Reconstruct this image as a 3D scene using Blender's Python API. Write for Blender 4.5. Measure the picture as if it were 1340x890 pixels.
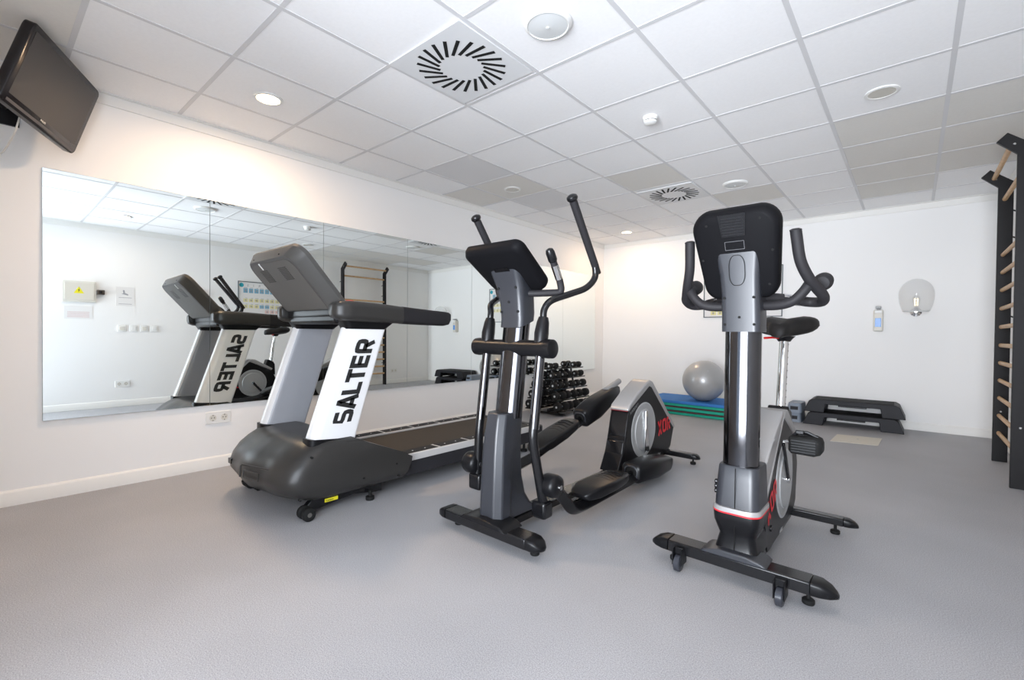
import bpy, math, random
from mathutils import Vector, Matrix
random.seed(7)
for o in list(bpy.data.objects): bpy.data.objects.remove(o)
SC = bpy.context.scene; COL = SC.collection
PI = math.pi
# ------------------------------------------------------------------ camera, light, exposure
cam = bpy.data.objects.new('camera', bpy.data.cameras.new('camera')); COL.objects.link(cam); SC.camera = cam
cam.data.sensor_width = 36; cam.data.lens = 606.7 * 36 / 1340; cam.data.clip_start = .02
_r = Vector((0.75656443, 0.65382541, 0.01107261)); _u = Vector((-0.01669654, 0.00238746, 0.99985775)); _d = Vector((-0.65370596, 0.75664168, -0.01272289))
cam.matrix_world = Matrix(((_r.x, _u.x, -_d.x, 3.932), (_r.y, _u.y, -_d.y, -1.535), (_r.z, _u.z, -_d.z, 1.0248), (0, 0, 0, 1)))
H, D, W, NY = 2.537, 5.348, 4.62, -1.98          # ceiling height, far wall y, right wall x, near wall y
SC.view_settings.view_transform = 'Standard'; SC.view_settings.look = 'None'; SC.view_settings.gamma = 1
SC.view_settings.use_curve_mapping = False; SC.view_settings.exposure = 0.68
world = bpy.data.worlds.new('world'); SC.world = world; world.use_nodes = True
world.node_tree.nodes['Background'].inputs[0].default_value = (.62, .78, 1, 1)
world.node_tree.nodes['Background'].inputs[1].default_value = 1.2
def area(name, loc, rot, sx, sy, power, col, spread=PI):
    l = bpy.data.lights.new(name, 'AREA'); l.shape = 'RECTANGLE'; l.size = sx; l.size_y = sy; l.energy = power; l.color = col; l.spread = spread
    o = bpy.data.objects.new(name, l); COL.objects.link(o); o.location = loc; o.rotation_euler = rot; return o
# daylight entering through the big window in the wall behind the photographer
area('daylight_window', (4.0, NY - 1.0, 1.2), (PI / 2, 0, math.radians(45)), 2.6, 2.3, 105, (.88, .93, 1))
area('daylight_sky', (6.2, NY - 14.0, 2.6), (math.radians(88), 0, math.radians(12)), 7, 7, 600, (.88, .93, 1))
# unseen fill lamp added outside, aimed up to brighten the ceiling
area('ceiling_fill_light', (4.6, NY - 7.5, -.05), (math.radians(105), 0, math.radians(6)), 6, 6.0, 1300, (.90, .94, 1))

# ------------------------------------------------------------------ materials
MATS = {}
def mat(name, col, rough=.5, metal=0, spec=.5, bump=0, bscale=300, noise=0, nscale=20, coat=0, emit=None, estr=0, trans=0, ior=1.45, alpha=1):
    if name in MATS: return MATS[name]
    m = bpy.data.materials.new(name); m.use_nodes = True; nt = m.node_tree; b = nt.nodes['Principled BSDF']
    b.inputs['Base Color'].default_value = (*col, 1); b.inputs['Roughness'].default_value = rough; b.inputs['Metallic'].default_value = metal
    b.inputs['Specular IOR Level'].default_value = spec; b.inputs['Coat Weight'].default_value = coat; b.inputs['Coat Roughness'].default_value = .1
    b.inputs['Transmission Weight'].default_value = trans; b.inputs['IOR'].default_value = ior; b.inputs['Alpha'].default_value = alpha
    if emit: b.inputs['Emission Color'].default_value = (*emit, 1); b.inputs['Emission Strength'].default_value = estr
    tc = nt.nodes.new('ShaderNodeTexCoord')
    if noise:
        n = nt.nodes.new('ShaderNodeTexNoise'); n.inputs['Scale'].default_value = nscale; n.inputs['Detail'].default_value = 4
        nt.links.new(tc.outputs['Object'], n.inputs['Vector'])
        r = nt.nodes.new('ShaderNodeValToRGB')
        r.color_ramp.elements[0].position = .3; r.color_ramp.elements[1].position = .7
        r.color_ramp.elements[0].color = (*[c * (1 - noise) for c in col], 1); r.color_ramp.elements[1].color = (*[min(1, c * (1 + noise)) for c in col], 1)
        nt.links.new(n.outputs['Fac'], r.inputs[0]); nt.links.new(r.outputs[0], b.inputs['Base Color'])
    if bump:
        n = nt.nodes.new('ShaderNodeTexNoise'); n.inputs['Scale'].default_value = bscale
        nt.links.new(tc.outputs['Object'], n.inputs['Vector'])
        bp = nt.nodes.new('ShaderNodeBump'); bp.inputs['Strength'].default_value = bump; bp.inputs['Distance'].default_value = .002
        nt.links.new(n.outputs['Fac'], bp.inputs['Height']); nt.links.new(bp.outputs[0], b.inputs['Normal'])
    MATS[name] = m; return m
def floor_mat():
    m = bpy.data.materials.new('grey_speckled_vinyl'); m.use_nodes = True; nt = m.node_tree; b = nt.nodes['Principled BSDF']
    tc = nt.nodes.new('ShaderNodeTexCoord')
    n1 = nt.nodes.new('ShaderNodeTexNoise'); n1.inputs['Scale'].default_value = 260; n1.inputs['Detail'].default_value = 3
    n2 = nt.nodes.new('ShaderNodeTexNoise'); n2.inputs['Scale'].default_value = 1.3; n2.inputs['Detail'].default_value = 5
    for n in (n1, n2): nt.links.new(tc.outputs['Object'], n.inputs['Vector'])
    r = nt.nodes.new('ShaderNodeValToRGB'); r.color_ramp.elements[0].position = .32; r.color_ramp.elements[1].position = .68
    r.color_ramp.elements[0].color = (.275, .275, .287, 1); r.color_ramp.elements[1].color = (.50, .50, .52, 1)
    r2 = nt.nodes.new('ShaderNodeValToRGB'); r2.color_ramp.elements[0].color = (.86, .86, .86, 1); r2.color_ramp.elements[1].color = (1.0, 1.0, 1.0, 1)
    r2.color_ramp.elements[0].position = .3; r2.color_ramp.elements[1].position = .65
    mx = nt.nodes.new('ShaderNodeMixRGB'); mx.blend_type = 'MULTIPLY'; mx.inputs[0].default_value = 1
    nt.links.new(n1.outputs['Fac'], r.inputs[0]); nt.links.new(n2.outputs['Fac'], r2.inputs[0])
    nt.links.new(r.outputs[0], mx.inputs[1]); nt.links.new(r2.outputs[0], mx.inputs[2]); nt.links.new(mx.outputs[0], b.inputs['Base Color'])
    b.inputs['Roughness'].default_value = .55
    bp = nt.nodes.new('ShaderNodeBump'); bp.inputs['Strength'].default_value = .12; bp.inputs['Distance'].default_value = .0006
    nt.links.new(n1.outputs['Fac'], bp.inputs['Height']); nt.links.new(bp.outputs[0], b.inputs['Normal'])
    return m
FLOOR = floor_mat()
WALL = mat('white_wall_paint', (.89, .885, .875), .75, bump=.08, bscale=160)
TILE = mat('ceiling_tile_white', (.93, .93, .935), .9, bump=.1, bscale=420, noise=.015, nscale=60)
TILEB = mat('ceiling_tile_cream', (.76, .745, .71), .9, bump=.1, bscale=420, noise=.015, nscale=60)
TILEG = mat('ceiling_tile_ribbed', (.76, .76, .77), .9, bump=.6, bscale=260)
TBAR = mat('ceiling_grid_metal', (.68, .68, .69), .5)
TRIM = mat('white_trim', (.84, .83, .80), .5)
MIRROR = mat('mirror_silver', (.86, .90, .885), .004, 1)
MIREDGE = mat('mirror_edge', (.40, .45, .43), .3)
BLK = mat('satin_black_plastic', (.006, .006, .007), .32, spec=.28, bump=.03, bscale=500)
BLKC = mat('dull_black_housing', (.006, .006, .007), .5, spec=.05)
BLK2 = mat('gloss_black_paint', (.006, .006, .007), .22)
BLKR = mat('matte_black_rubber', (.008, .008, .008), .7, spec=.32, bump=.2, bscale=400)
FOAM = mat('black_foam_grip', (.016, .015, .017), .6, spec=.32, bump=.15, bscale=600)
GRIPM = mat('black_grip_texture', (.012, .012, .013), .6, spec=.32, bump=.5, bscale=350)
GRY = mat('charcoal_plastic', (.030, .0285, .027), .33, spec=.5, bump=.05, bscale=400)
GRYL = mat('mid_grey_plastic', (.105, .10, .093), .5, spec=.4, bump=.05, bscale=400)
BRACK = mat('slate_satin_plastic', (.022, .024, .030), .36, spec=.75, bump=.03, bscale=500)
WHT = mat('white_post_paint', (.80, .80, .80), .3, coat=.3)
WHTG = mat('grey_post_face', (.36, .37, .40), .35, coat=.2)
INK = mat('black_lettering', (.02, .02, .02), .5)
RED = mat('red_lettering', (.62, .02, .03), .45)
REDP = mat('red_plastic', (.6, .01, .01), .35)
CHR = mat('polished_chrome', (.75, .75, .75), .08, 1)
DCHR = mat('dark_chrome_tube', (.10, .10, .108), .10, 1)
DKMET = mat('dark_painted_metal', (.007, .007, .008), .22)
SIL = mat('silver_shroud', (.36, .355, .355), .36, .35)
DISC = mat('silver_disc', (.46, .47, .475), .38, .5)
BELT = mat('brown_black_belt', (.055, .045, .036), .8, spec=.32, bump=.2, bscale=500)
STRIP = mat('silver_side_rail', (.62, .61, .60), .35, .2)
DECK = mat('charcoal_deck_frame', (.02, .02, .024), .5, spec=.4)
WOOD = mat('pale_beech', (.62, .40, .21), .45, noise=.12, nscale=30)
YEL = mat('yellow_label', (.80, .72, .02), .5)
PANELW = mat('offwhite_plastic', (.70, .68, .62), .45)
PLW = mat('white_plastic', (.82, .82, .80), .4)
PAPER = mat('white_paper', (.80, .79, .78), .8)
LAMPON = mat('lit_diffuser', (1, .9, .75), .5, emit=(1, .74, .42), estr=7)
LAMPOFF = mat('unlit_reflector', (.55, .53, .47), .25, .5)
BLUEM = mat('blue_foam', (.03, .17, .48), .7, bump=.3, bscale=200)
GREENM = mat('green_foam', (.01, .35, .24), .7, bump=.3, bscale=200)
BROWNM = mat('dark_foam', (.07, .035, .04), .8, bump=.3, bscale=200)
BALL = mat('pearl_grey_vinyl', (.40, .40, .40), .33, .25, coat=.2)
SLATE = mat('blue_grey_plastic', (.20, .235, .29), .5)
STEP = mat('black_step_plastic', (.016, .016, .02), .5, spec=.32, bump=.1, bscale=200)
LGREY = mat('light_grey_plastic', (.42, .43, .44), .55)
GLASS = mat('clear_globe_glass', (.90, .92, .93), .04, spec=.6, alpha=.13)
FIL = mat('lamp_filament', (1, .85, .6), .4, emit=(1, .8, .5), estr=2.5)
TVB = mat('gloss_tv_bezel', (.012, .009, .01), .22)
TVS = mat('dark_tv_screen', (.022, .020, .021), .28)
DARKHOLE = mat('dark_slot', (.004, .004, .004), .9)

# ------------------------------------------------------------------ mesh builder
class MB:
    def __init__(s): s.v = []; s.f = []; s.mi = []; s.cur = 0
    def m(s, i): s.cur = i; return s
    def face(s, idx): s.f.append(tuple(idx)); s.mi.append(s.cur)
    def add(s, vs, fs):
        o = len(s.v); s.v += [Vector(p) for p in vs]
        for f in fs: s.face([o + i for i in f])
        return s
    def box(s, c, d, rot=None):
        vs = []
        for z in (-.5, .5):
            for x, y in ((-.5, -.5), (.5, -.5), (.5, .5), (-.5, .5)):
                p = Vector((x * d[0], y * d[1], z * d[2]))
                if rot is not None: p = rot @ p
                vs.append(p + Vector(c))
        return s.add(vs, [(3, 2, 1, 0), (4, 5, 6, 7), (0, 1, 5, 4), (1, 2, 6, 5), (2, 3, 7, 6), (3, 0, 4, 7)])
    def bb(s, x0, x1, y0, y1, z0, z1): return s.box(((x0 + x1) / 2, (y0 + y1) / 2, (z0 + z1) / 2), (abs(x1 - x0), abs(y1 - y0), abs(z1 - z0)))
    def loft(s, rings, cap=True, closed=False):
        o = len(s.v); n = len(rings[0])
        for r in rings: s.v += [Vector(p) for p in r]
        k = len(rings)
        for a in range(k if closed else k - 1):
            for i in range(n):
                j = (i + 1) % n; b = (a + 1) % k
                s.face((o + a * n + i, o + a * n + j, o + b * n + j, o + b * n + i))
        if cap and not closed:
            s.face([o + i for i in reversed(range(n))]); s.face([o + (k - 1) * n + i for i in range(n)])
        return s
    def prism(s, pts, axis, a, b, inset=0):
        def P(p, t):
            return {'x': (t, p[0], p[1]), 'y': (p[0], t, p[1]), 'z': (p[0], p[1], t)}[axis]
        return s.loft([[P(p, a) for p in pts], [P(p, b) for p in pts]])
    def levels(s, outline, O, X, Y, N, lv):
        """outline [(a,b)], lv [(scale_a, scale_b, depth)] stacked along N"""
        O, X, Y, N = map(Vector, (O, X, Y, N))
        return s.loft([[O + X * (a * l[0]) + Y * (b * l[1]) + N * l[2] for a, b in outline] for l in lv])
    def tube(s, pts, r, n=14, ry=None, cap=True, up=None):
        pts = [Vector(p) for p in pts]; k = len(pts)
        R = r if isinstance(r, (list, tuple)) else [r] * k
        T = []
        for i in range(k):
            a = pts[max(0, i - 1)]; b = pts[min(k - 1, i + 1)]; T.append((b - a).normalized())
        nrm = Vector(up) if up else (Vector((0, 0, 1)) if abs(T[0].z) < .9 else Vector((1, 0, 0)))
        nrm = (nrm - T[0] * nrm.dot(T[0])).normalized(); rings = []
        for i in range(k):
            nrm = (nrm - T[i] * nrm.dot(T[i])).normalized(); bi = T[i].cross(nrm)
            q = R[i]; w = q if ry is None else (ry[i] if isinstance(ry, (list, tuple)) else ry)
            rings.append([pts[i] + nrm * (q * math.cos(2 * PI * j / n)) + bi * (w * math.sin(2 * PI * j / n)) for j in range(n)])
        return s.loft(rings, cap)
    def lathe(s, prof, c, axis='z', n=28):
        c = Vector(c); A = {'x': Vector((1, 0, 0)), 'y': Vector((0, 1, 0)), 'z': Vector((0, 0, 1))}[axis] if isinstance(axis, str) else Vector(axis).normalized()
        B = A.orthogonal().normalized(); Cc = A.cross(B)
        return s.loft([[c + A * h + B * (max(r, 1e-4) * math.cos(2 * PI * i / n)) + Cc * (max(r, 1e-4) * math.sin(2 * PI * i / n)) for i in range(n)] for r, h in prof])
    def cyl(s, a, b, r, n=20): 
        a, b = Vector(a), Vector(b); return s.lathe([(r, 0), (r, (b - a).length)], a, (b - a), n)
    def build(s, name, mats, parent=None, bevel=0, seg=2, sub=0, smooth=40):
        me = bpy.data.meshes.new(name); org = Vector((0, 0, 0)); p = parent
        while p is not None: org += p.location; p = p.parent
        me.from_pydata([tuple(v - org) for v in s.v], [], s.f)
        if not isinstance(mats, (list, tuple)): mats = [mats]
        for m in mats: me.materials.append(m)
        me.polygons.foreach_set('material_index', s.mi)
        me.validate(); me.update()
        import bmesh as _b
        bm = _b.new(); bm.from_mesh(me); _b.ops.recalc_face_normals(bm, faces=bm.faces); bm.to_mesh(me); bm.free()
        me.shade_smooth(); me.set_sharp_from_angle(angle=math.radians(smooth))
        o = bpy.data.objects.new(name, me); COL.objects.link(o)
        if parent is not None: o.parent = parent
        if bevel:
            b = o.modifiers.new('bevel', 'BEVEL'); b.width = bevel; b.segments = seg; b.limit_method = 'ANGLE'; b.angle_limit = math.radians(35)
            b.use_clamp_overlap = True
        if sub:
            q = o.modifiers.new('sub', 'SUBSURF'); q.levels = sub; q.render_levels = sub
        return o
def rrect(w, h, r, n=6, top_bulge=0):
    out = []
    rs = r if isinstance(r, (list, tuple)) else [r] * 4     # BR TR TL BL
    for k, (cx, cy, a0) in enumerate(((w / 2, -h / 2, -90), (w / 2, h / 2, 0), (-w / 2, h / 2, 90), (-w / 2, -h / 2, 180))):
        q = rs[k]; x = cx - math.copysign(q, cx); y = cy - math.copysign(q, cy)
        for i in range(n + 1):
            a = math.radians(a0 + 90 * i / n); out.append((x + q * math.cos(a), y + q * math.sin(a)))
    return out
def crv(pts, n=6):
    """Catmull-Rom resample"""
    P = [Vector(p) for p in pts]; P = [P[0] * 2 - P[1]] + P + [P[-1] * 2 - P[-2]]; out = []
    for i in range(1, len(P) - 2):
        a, b, c, d = P[i - 1:i + 3]
        for k in range(n):
            t = k / n
            out.append(.5 * ((2 * b) + (c - a) * t + (2 * a - 5 * b + 4 * c - d) * t * t + (3 * b - a - 3 * c + d) * t ** 3))
    out.append(P[-2]); return out
def fillet(pts, r, n=5):
    P = [Vector(p) for p in pts]; out = [P[0]]
    for i in range(1, len(P) - 1):
        a = (P[i - 1] - P[i]); b = (P[i + 1] - P[i]); rr = min(r, a.length * .45, b.length * .45)
        a = P[i] + a.normalized() * rr; b = P[i] + b.normalized() * rr
        for k in range(n + 1):
            t = k / n; out.append(a * (1 - t) ** 2 + P[i] * 2 * t * (1 - t) + b * t * t)
    out.append(P[-1]); return out
def empty(name, loc, label=None, cat=None, group=None):
    o = bpy.data.objects.new(name, None); COL.objects.link(o); o.location = loc; o.empty_display_size = .1
    return tag(o, label, cat, group)
def tag(o, label=None, cat=None, group=None, kind=None):
    if label: o['label'] = label
    if cat: o['category'] = cat
    if group: o['group'] = group
    if kind: o['kind'] = kind
    return o
def struct(o): o['kind'] = 'structure'; return o
def copy_tree(o, parent=None):
    c = o.copy(); COL.objects.link(c); c.parent = parent
    for ch in list(o.children): copy_tree(ch, c)
    return c
def text(mb, s, size, O, X, Y, bold=0, spacing=1, lift=.0006):
    """flat lettering added to a mesh builder: baseline start O, reading direction X, up Y"""
    c = bpy.data.curves.new('t', 'FONT'); c.body = s; c.size = size; c.offset = bold; c.space_character = spacing; c.resolution_u = 3
    o = bpy.data.objects.new('t', c); COL.objects.link(o); me = bpy.data.meshes.new_from_object(o)
    O, X, Y = Vector(O), Vector(X), Vector(Y); N = X.cross(Y) * lift
    mb.add([O + X * v.co.x + Y * v.co.y + N for v in me.vertices], [tuple(p.vertices) for p in me.polygons])
    bpy.data.objects.remove(o); bpy.data.curves.remove(c); bpy.data.meshes.remove(me)
GLY = {'S': [[(.9, .89), (.11, .89), (.11, .5), (.89, .5), (.89, .11), (.1, .11)]],
       'A': [[(.08, 0), (.46, .98), (.54, .98), (.92, 0)], [(.22, .28), (.78, .28)]],
       'L': [[(.11, 1), (.11, .11), (.85, .11)]],
       'T': [[(0, .89), (1, .89)], [(.5, .85), (.5, 0)]],
       'E': [[(.9, .89), (.11, .89), (.11, .11), (.9, .11)], [(.15, .5), (.86, .5)]],
       'R': [[(.11, 0), (.11, .89), (.89, .89), (.89, .45), (.15, .45)], [(.5, .45), (.86, 0)]],
       'O': [[(.5, .89), (.89, .89), (.89, .11), (.11, .11), (.11, .89), (.5, .89)]],
       'X': [[(.1, 1), (.9, 0)], [(.9, 1), (.1, 0)]]}
def stroke_text(mb, s, O, X, Y, h, w, gap, sw=.22, lift=.001):
    """block letters made of wide strokes"""
    O, X, Y = Vector(O), Vector(X), Vector(Y); N = X.cross(Y)
    for k, ch in enumerate(s):
        x0 = k * (w + gap) - (.24 * w if 'L' in s[:k] else 0)
        for pl in GLY[ch]:
            P = [Vector((p[0] * w, p[1] * h)) for p in pl]
            if ch in 'SOR' and len(P) > 2:
                P = [Vector((v.x, v.y)) for v in fillet([(p.x, p.y, 0) for p in P], .14 * h, 2)]
            n = len(P); L = []; R = []; t = sw * h / 2
            for i in range(n):
                d0 = (P[i] - P[i - 1]).normalized() if i else None; d1 = (P[i + 1] - P[i]).normalized() if i < n - 1 else None
                if i == 0 and (P[0] - P[-1]).length < 1e-6: d0 = (P[0] - P[-2]).normalized()
                if i == n - 1 and (P[0] - P[-1]).length < 1e-6: d1 = (P[1] - P[0]).normalized()
                d0 = d0 or d1; d1 = d1 or d0; n0 = Vector((-d0.y, d0.x)); n1 = Vector((-d1.y, d1.x)); m = (n0 + n1)
                m = m.normalized(); q = t / max(.45, m.dot(n0)); L.append(P[i] + m * q); R.append(P[i] - m * q)
            V = [O + X * (x0 + a.x) + Y * a.y + N * lift for a in L] + [O + X * (x0 + a.x) + Y * a.y + N * lift for a in R]
            mb.add(V, [(i, i + 1, n + i + 1, n + i) for i in range(n - 1)])

# ------------------------------------------------------------------ the room
struct(MB().bb(-.1, W + .1, NY - .1, D + .1, -.1, 0).build('floor', FLOOR))
c = MB()
GX = [.474 + .6 * i for i in range(-1, 8)]; GYL = [.6 * j for j in range(-6, 10)]
cream = {(5, 4), (5, 5), (5, 6), (5, 7), (6, 4), (6, 5), (6, 6), (0, 3), (2, 4), (3, 6), (-1, 3), (0, -3), (-1, -3)}
for i in range(-1, 7):
    for j in range(-6, 9):
        x0, x1 = max(0, .474 + .6 * i), min(W, .474 + .6 * i + .6); y0, y1 = max(NY, .6 * j), min(D, .6 * j + .6)
        if x1 - x0 < .01 or y1 - y0 < .01: continue
        c.m(1 if (i, j) in cream else 2 if (i, j) in ((0, 2), (0, 4)) else 0)
        c.bb(x0 + .006, x1 - .006, y0 + .006, y1 - .006, H, H + .02)
c.m(3)
for x in GX:
    if 0 < x < W: c.bb(x - .012, x + .012, NY, D, H - .0025, H + .002)
for y in GYL:
    if NY < y < D: c.bb(0, W, y - .012, y + .012, H - .002, H + .0018)
c.m(0).bb(-.1, W + .1, NY - .1, D + .1, H + .03, H + .1)
struct(c.build('ceiling', [TILE, TILEB, TILEG, TBAR]))
struct(MB().bb(-.12, 0, NY - .1, D + .1, 0, H + .03).build('wall_left', WALL))
struct(MB().bb(-.12, W + .12, D, D + .12, 0, H + .03).build('wall_back', WALL))
struct(MB().bb(W, W + .12, NY - .1, D + .1, 0, H + .03).build('wall_right', WALL))
# wall behind the photographer with its wide glazed opening
nw = MB(); nw.bb(0, 2.4, NY - .1, NY, 0, H + .03); nw.bb(4.55, W, NY - .1, NY, 0, H + .03); nw.bb(2.4, 4.55, NY - .1, NY, 2.3, H + .03); nw.bb(2.4, 4.55, NY - .1, NY, 0, .06)
struct(nw.build('wall_near', WALL))
wf = MB()
for x in (2.42, 3.2, 4.53): wf.bb(x - .025, x + .025, NY - .08, NY - .03, .06, 2.3)
wf.bb(2.4, 4.55, NY - .08, NY - .03, .06, .11); wf.bb(2.4, 4.55, NY - .08, NY - .03, 2.25, 2.3)
struct(wf.build('window_1', TRIM))
prof = [(0, 0), (.014, 0), (.014, .075), (.008, .085), (0, .09)]
struct(MB().prism([(a, b) for a, b in prof], 'y', NY, D).build('baseboard_left', TRIM))
struct(MB().prism([(D - a, b) for a, b in prof], 'x', .014, W).build('baseboard_back', TRIM))
struct(MB().prism([(W - a, b) for a, b in prof], 'y', NY, D - .014).build('baseboard_right', TRIM))
cor = [(0, H - .075), (.012, H - .075), (.012, H - .012), (.03, H - .006), (.03, H - .001), (0, H - .001)]
struct(MB().prism(cor, 'y', NY, D).build('trim_1', TRIM))
struct(MB().prism([(D - a, b) for a, b in cor], 'x', .0, W).build('trim_2', TRIM))
struct(MB().prism([(W - a, b) for a, b in cor], 'y', NY, D).build('trim_3', TRIM))

# ------------------------------------------------------------------ mirror panels on the left wall
ye = [-1.275, -.405, .464, 1.359, 2.272, 3.2, 4.148, 5.07]
mlab = ['mirror panel at the left end of the wall, reflecting the warning-sign panel', 'mirror panel behind the treadmill console, reflecting the white post lettering',
        'mirror panel behind the treadmill handrail, reflecting the wall bars', 'mirror panel right of the treadmill handrail tip, reflecting the room corner',
        'mirror panel behind the elliptical trainer console', 'mirror panel just right of the elliptical, left of the last seam', 'mirror panel at the right end, above the dumbbell rack']
for k in range(7):
    a, b = ye[k] + .0005, ye[k + 1] - .0005; tl = .007       # every pane stands off a little more at its foot
    z0, z1 = .475, 1.985
    mb = MB()
    f1, f0 = .006, .006 + tl * (z1 - z0) / 1.0
    mb.m(1).add([(.001, a, z0), (.001, b, z0), (.001, b, z1), (.001, a, z1), (f0, a, z0), (f0, b, z0), (f1, b, z1), (f1, a, z1)],
                [(0, 1, 5, 4), (1, 2, 6, 5), (2, 3, 7, 6), (3, 0, 4, 7), (0, 3, 2, 1)])
    e = .0010
    mb.m(0).add([(f0 + .0004, a + e, z0 + e), (f0 + .0004, b - e, z0 + e), (f1 + .0004, b - e, z1 - e), (f1 + .0004, a + e, z1 - e)], [(0, 1, 2, 3)])
    tag(mb.build('mirror_panel', [MIRROR, MIREDGE]), mlab[k], 'mirror', 'mirror panels along the left wall')

# ------------------------------------------------------------------ ceiling fittings
def swirl(cx, cy, label):
    r = empty('ceiling_diffuser', (cx, cy, H), label, 'air vent', 'square swirl air diffusers in the ceiling')
    MB().bb(cx - .288, cx + .288, cy - .288, cy + .288, H - .010, H - .002).build('face_plate', mat('diffuser_white', (.74, .75, .76), .5), r, bevel=.003)
    for k in range(22):
        a = 2 * PI * k / 22; n = Vector((math.cos(a), math.sin(a), 0)); t = Vector((-math.sin(a), math.cos(a), 0))
        d = (n * .82 + t * .57).normalized(); w = Vector((-d.y, d.x, 0)); p = Vector((cx, cy, 0)) + n * .125
        q = p + d * .135; L = [p + w * .009, p - w * .009, q - w * .010, q + w * .010]
        MB().loft([[Vector((v.x, v.y, H - .0115)) for v in L], [Vector((v.x, v.y, H - .009)) for v in L]]).build('slot', DARKHOLE, r)
    return r
swirl(1.974, .27, 'large square ceiling vent with a ring of black slots, nearest the camera')
swirl(1.984, 3.33, 'distant square ceiling vent with a ring of black slots, above the bike handlebar')
def speaker(cx, cy, label):
    r = empty('ceiling_speaker', (cx, cy, H), label, 'ceiling speaker', 'round white ceiling speakers')
    MB().lathe([(.118, 0), (.118, -.006), (.108, -.016), (.100, -.018), (.098, -.014)], (cx, cy, H - .002), 'z', 40).build('rim', PLW, r)
    MB().lathe([(.097, -.010), (.094, -.015), (.05, -.020), (.009, -.0215), (.008, -.026), (.0, -.027)], (cx, cy, H - .002), 'z', 40).build('cover', mat('speaker_mesh', (.70, .72, .72), .7), r)
speaker(2.567, .285, 'large round white ceiling speaker beside the nearest slotted vent')
speaker(2.58, 3.373, 'far round white ceiling speaker beside the distant slotted vent, above the bike screen')
def downlight(cx, cy, on, label):
    r = empty('ceiling_downlight', (cx, cy, H), label, 'ceiling light', 'round recessed downlights')
    MB().lathe([(.088, 0), (.088, -.005), (.080, -.009), (.070, -.008), (.068, -.004)], (cx, cy, H - .002), 'z', 36).build('trim_ring', PLW, r)
    MB().lathe([(.069, -.0045), (.069, -.006), (.03, -.0075 if on else -.0055), (0, -.008 if on else -.005)], (cx, cy, H - .002), 'z', 36).build('lit_lens' if on else 'reflector', LAMPON if on else LAMPOFF, r)
    if on:
        l = bpy.data.lights.new('lamp_light', 'AREA'); l.shape = 'DISK'; l.size = .13; l.energy = on; l.color = (1, .68, .42)
        o = bpy.data.objects.new('lamp_light', l); COL.objects.link(o); o.parent = r; o.location = (0, 0, -.014)
downlight(.745, -.29, 14, 'lit warm downlight near the television')
downlight(.75, 2.13, 0, 'unlit downlight above the elliptical, in a cream tile')
downlight(.745, 4.69, 7, 'lit downlight in the far left corner of the ceiling')
downlight(3.764, 2.105, 0, 'unlit downlight at upper right, above the wall bars side')
downlight(3.764, -.29, 3, 'lit downlight seen only in the mirror, above the warning-sign panel')
r = empty('smoke_detector', (2.534, 1.52, H), 'small round white smoke detector with dark slots on the ceiling', 'smoke detector')
MB().lathe([(.05, 0), (.05, -.014), (.046, -.018), (.043, -.040), (.030, -.048), (0, -.049)], (2.534, 1.52, H - .001), 'z', 28).build('housing', PLW, r)
MB().tube([Vector((2.534 + .0455 * math.cos(math.radians(a)), 1.52 + .0455 * math.sin(math.radians(a)), H - .030)) for a in range(-110, 10, 10)], .002, 6).build('slot', DARKHOLE, r)

# ------------------------------------------------------------------ television in the corner
def television():
    s = .955; C0 = Vector((3.932, -1.535, 1.0248)); c0 = C0 + (Vector((.256, -1.233, 2.344)) - C0) * s; w, h = .66 * s, .44 * s
    a, b, g = 1.036, .285, -.07
    n = Vector((math.cos(a) * math.cos(b), math.sin(a) * math.cos(b), -math.sin(b))); rt = Vector((-math.sin(a), math.cos(a), 0)); up = n.cross(rt)
    X = rt * math.cos(g) + up * math.sin(g); Y = -rt * math.sin(g) + up * math.cos(g)
    R = empty('television', c0 - n * .05, 'black flat television mounted high in the left corner, tilted down', 'television')
    o = rrect(w, h, .028, 6)
    MB().levels(o, c0, X, Y, n, [(.86, .82, -.058), (.97, .95, -.048), (1, 1, -.040), (1, 1, -.004), (.988, .982, 0)]).build('casing', TVB, R, smooth=50)
    MB().levels(rrect(w * .895, h * .80, .004, 2), c0 + Y * h * .022, X, Y, n, [(1, 1, -.002), (1, 1, .0008)]).build('screen', TVS, R)
    lw = w * .93; lh = h * .035
    MB().levels(rrect(w * .9, lh, .002, 2), c0 - Y * h * .45, X, Y, n, [(1, 1, -.001), (1, 1, .002)]).build('lower_trim', mat('tv_trim_line', (.05, .045, .05), .3), R)
    t = MB(); text(t, 'PHILIPS', h * .032, c0 - X * w * .055 - Y * h * .41, X, Y, bold=.0006, lift=.0025); t.build('logo', PANELW, R)
    wp = Vector((0.0, c0.y - .18, c0.z)); bk = c0 - n * .075
    m = MB(); m.tube([bk, bk - n * .05 - X * .02, wp + Vector((.05, 0, 0)), wp + Vector((.001, 0, 0))], .018, 10); m.box(wp + Vector((.008, 0, 0)), (.016, .12, .2)); m.box(bk - n * .008, (.02, .18, .2), Matrix((n, X, Y)).transposed())
    m.build('wall_bracket', BLK, R)
    p = bk - Y * h * .35 - X * .05
    cb = MB().tube(crv([p, p + Vector((-.02, -.03, -.14)), wp + Vector((.05, -.02, -.28)), wp + Vector((.02, -.05, -.1)), wp + Vector((.006, -.06, .12))], 6), .004, 8)
    cb.build('cable', PANELW, R)
television()

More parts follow.
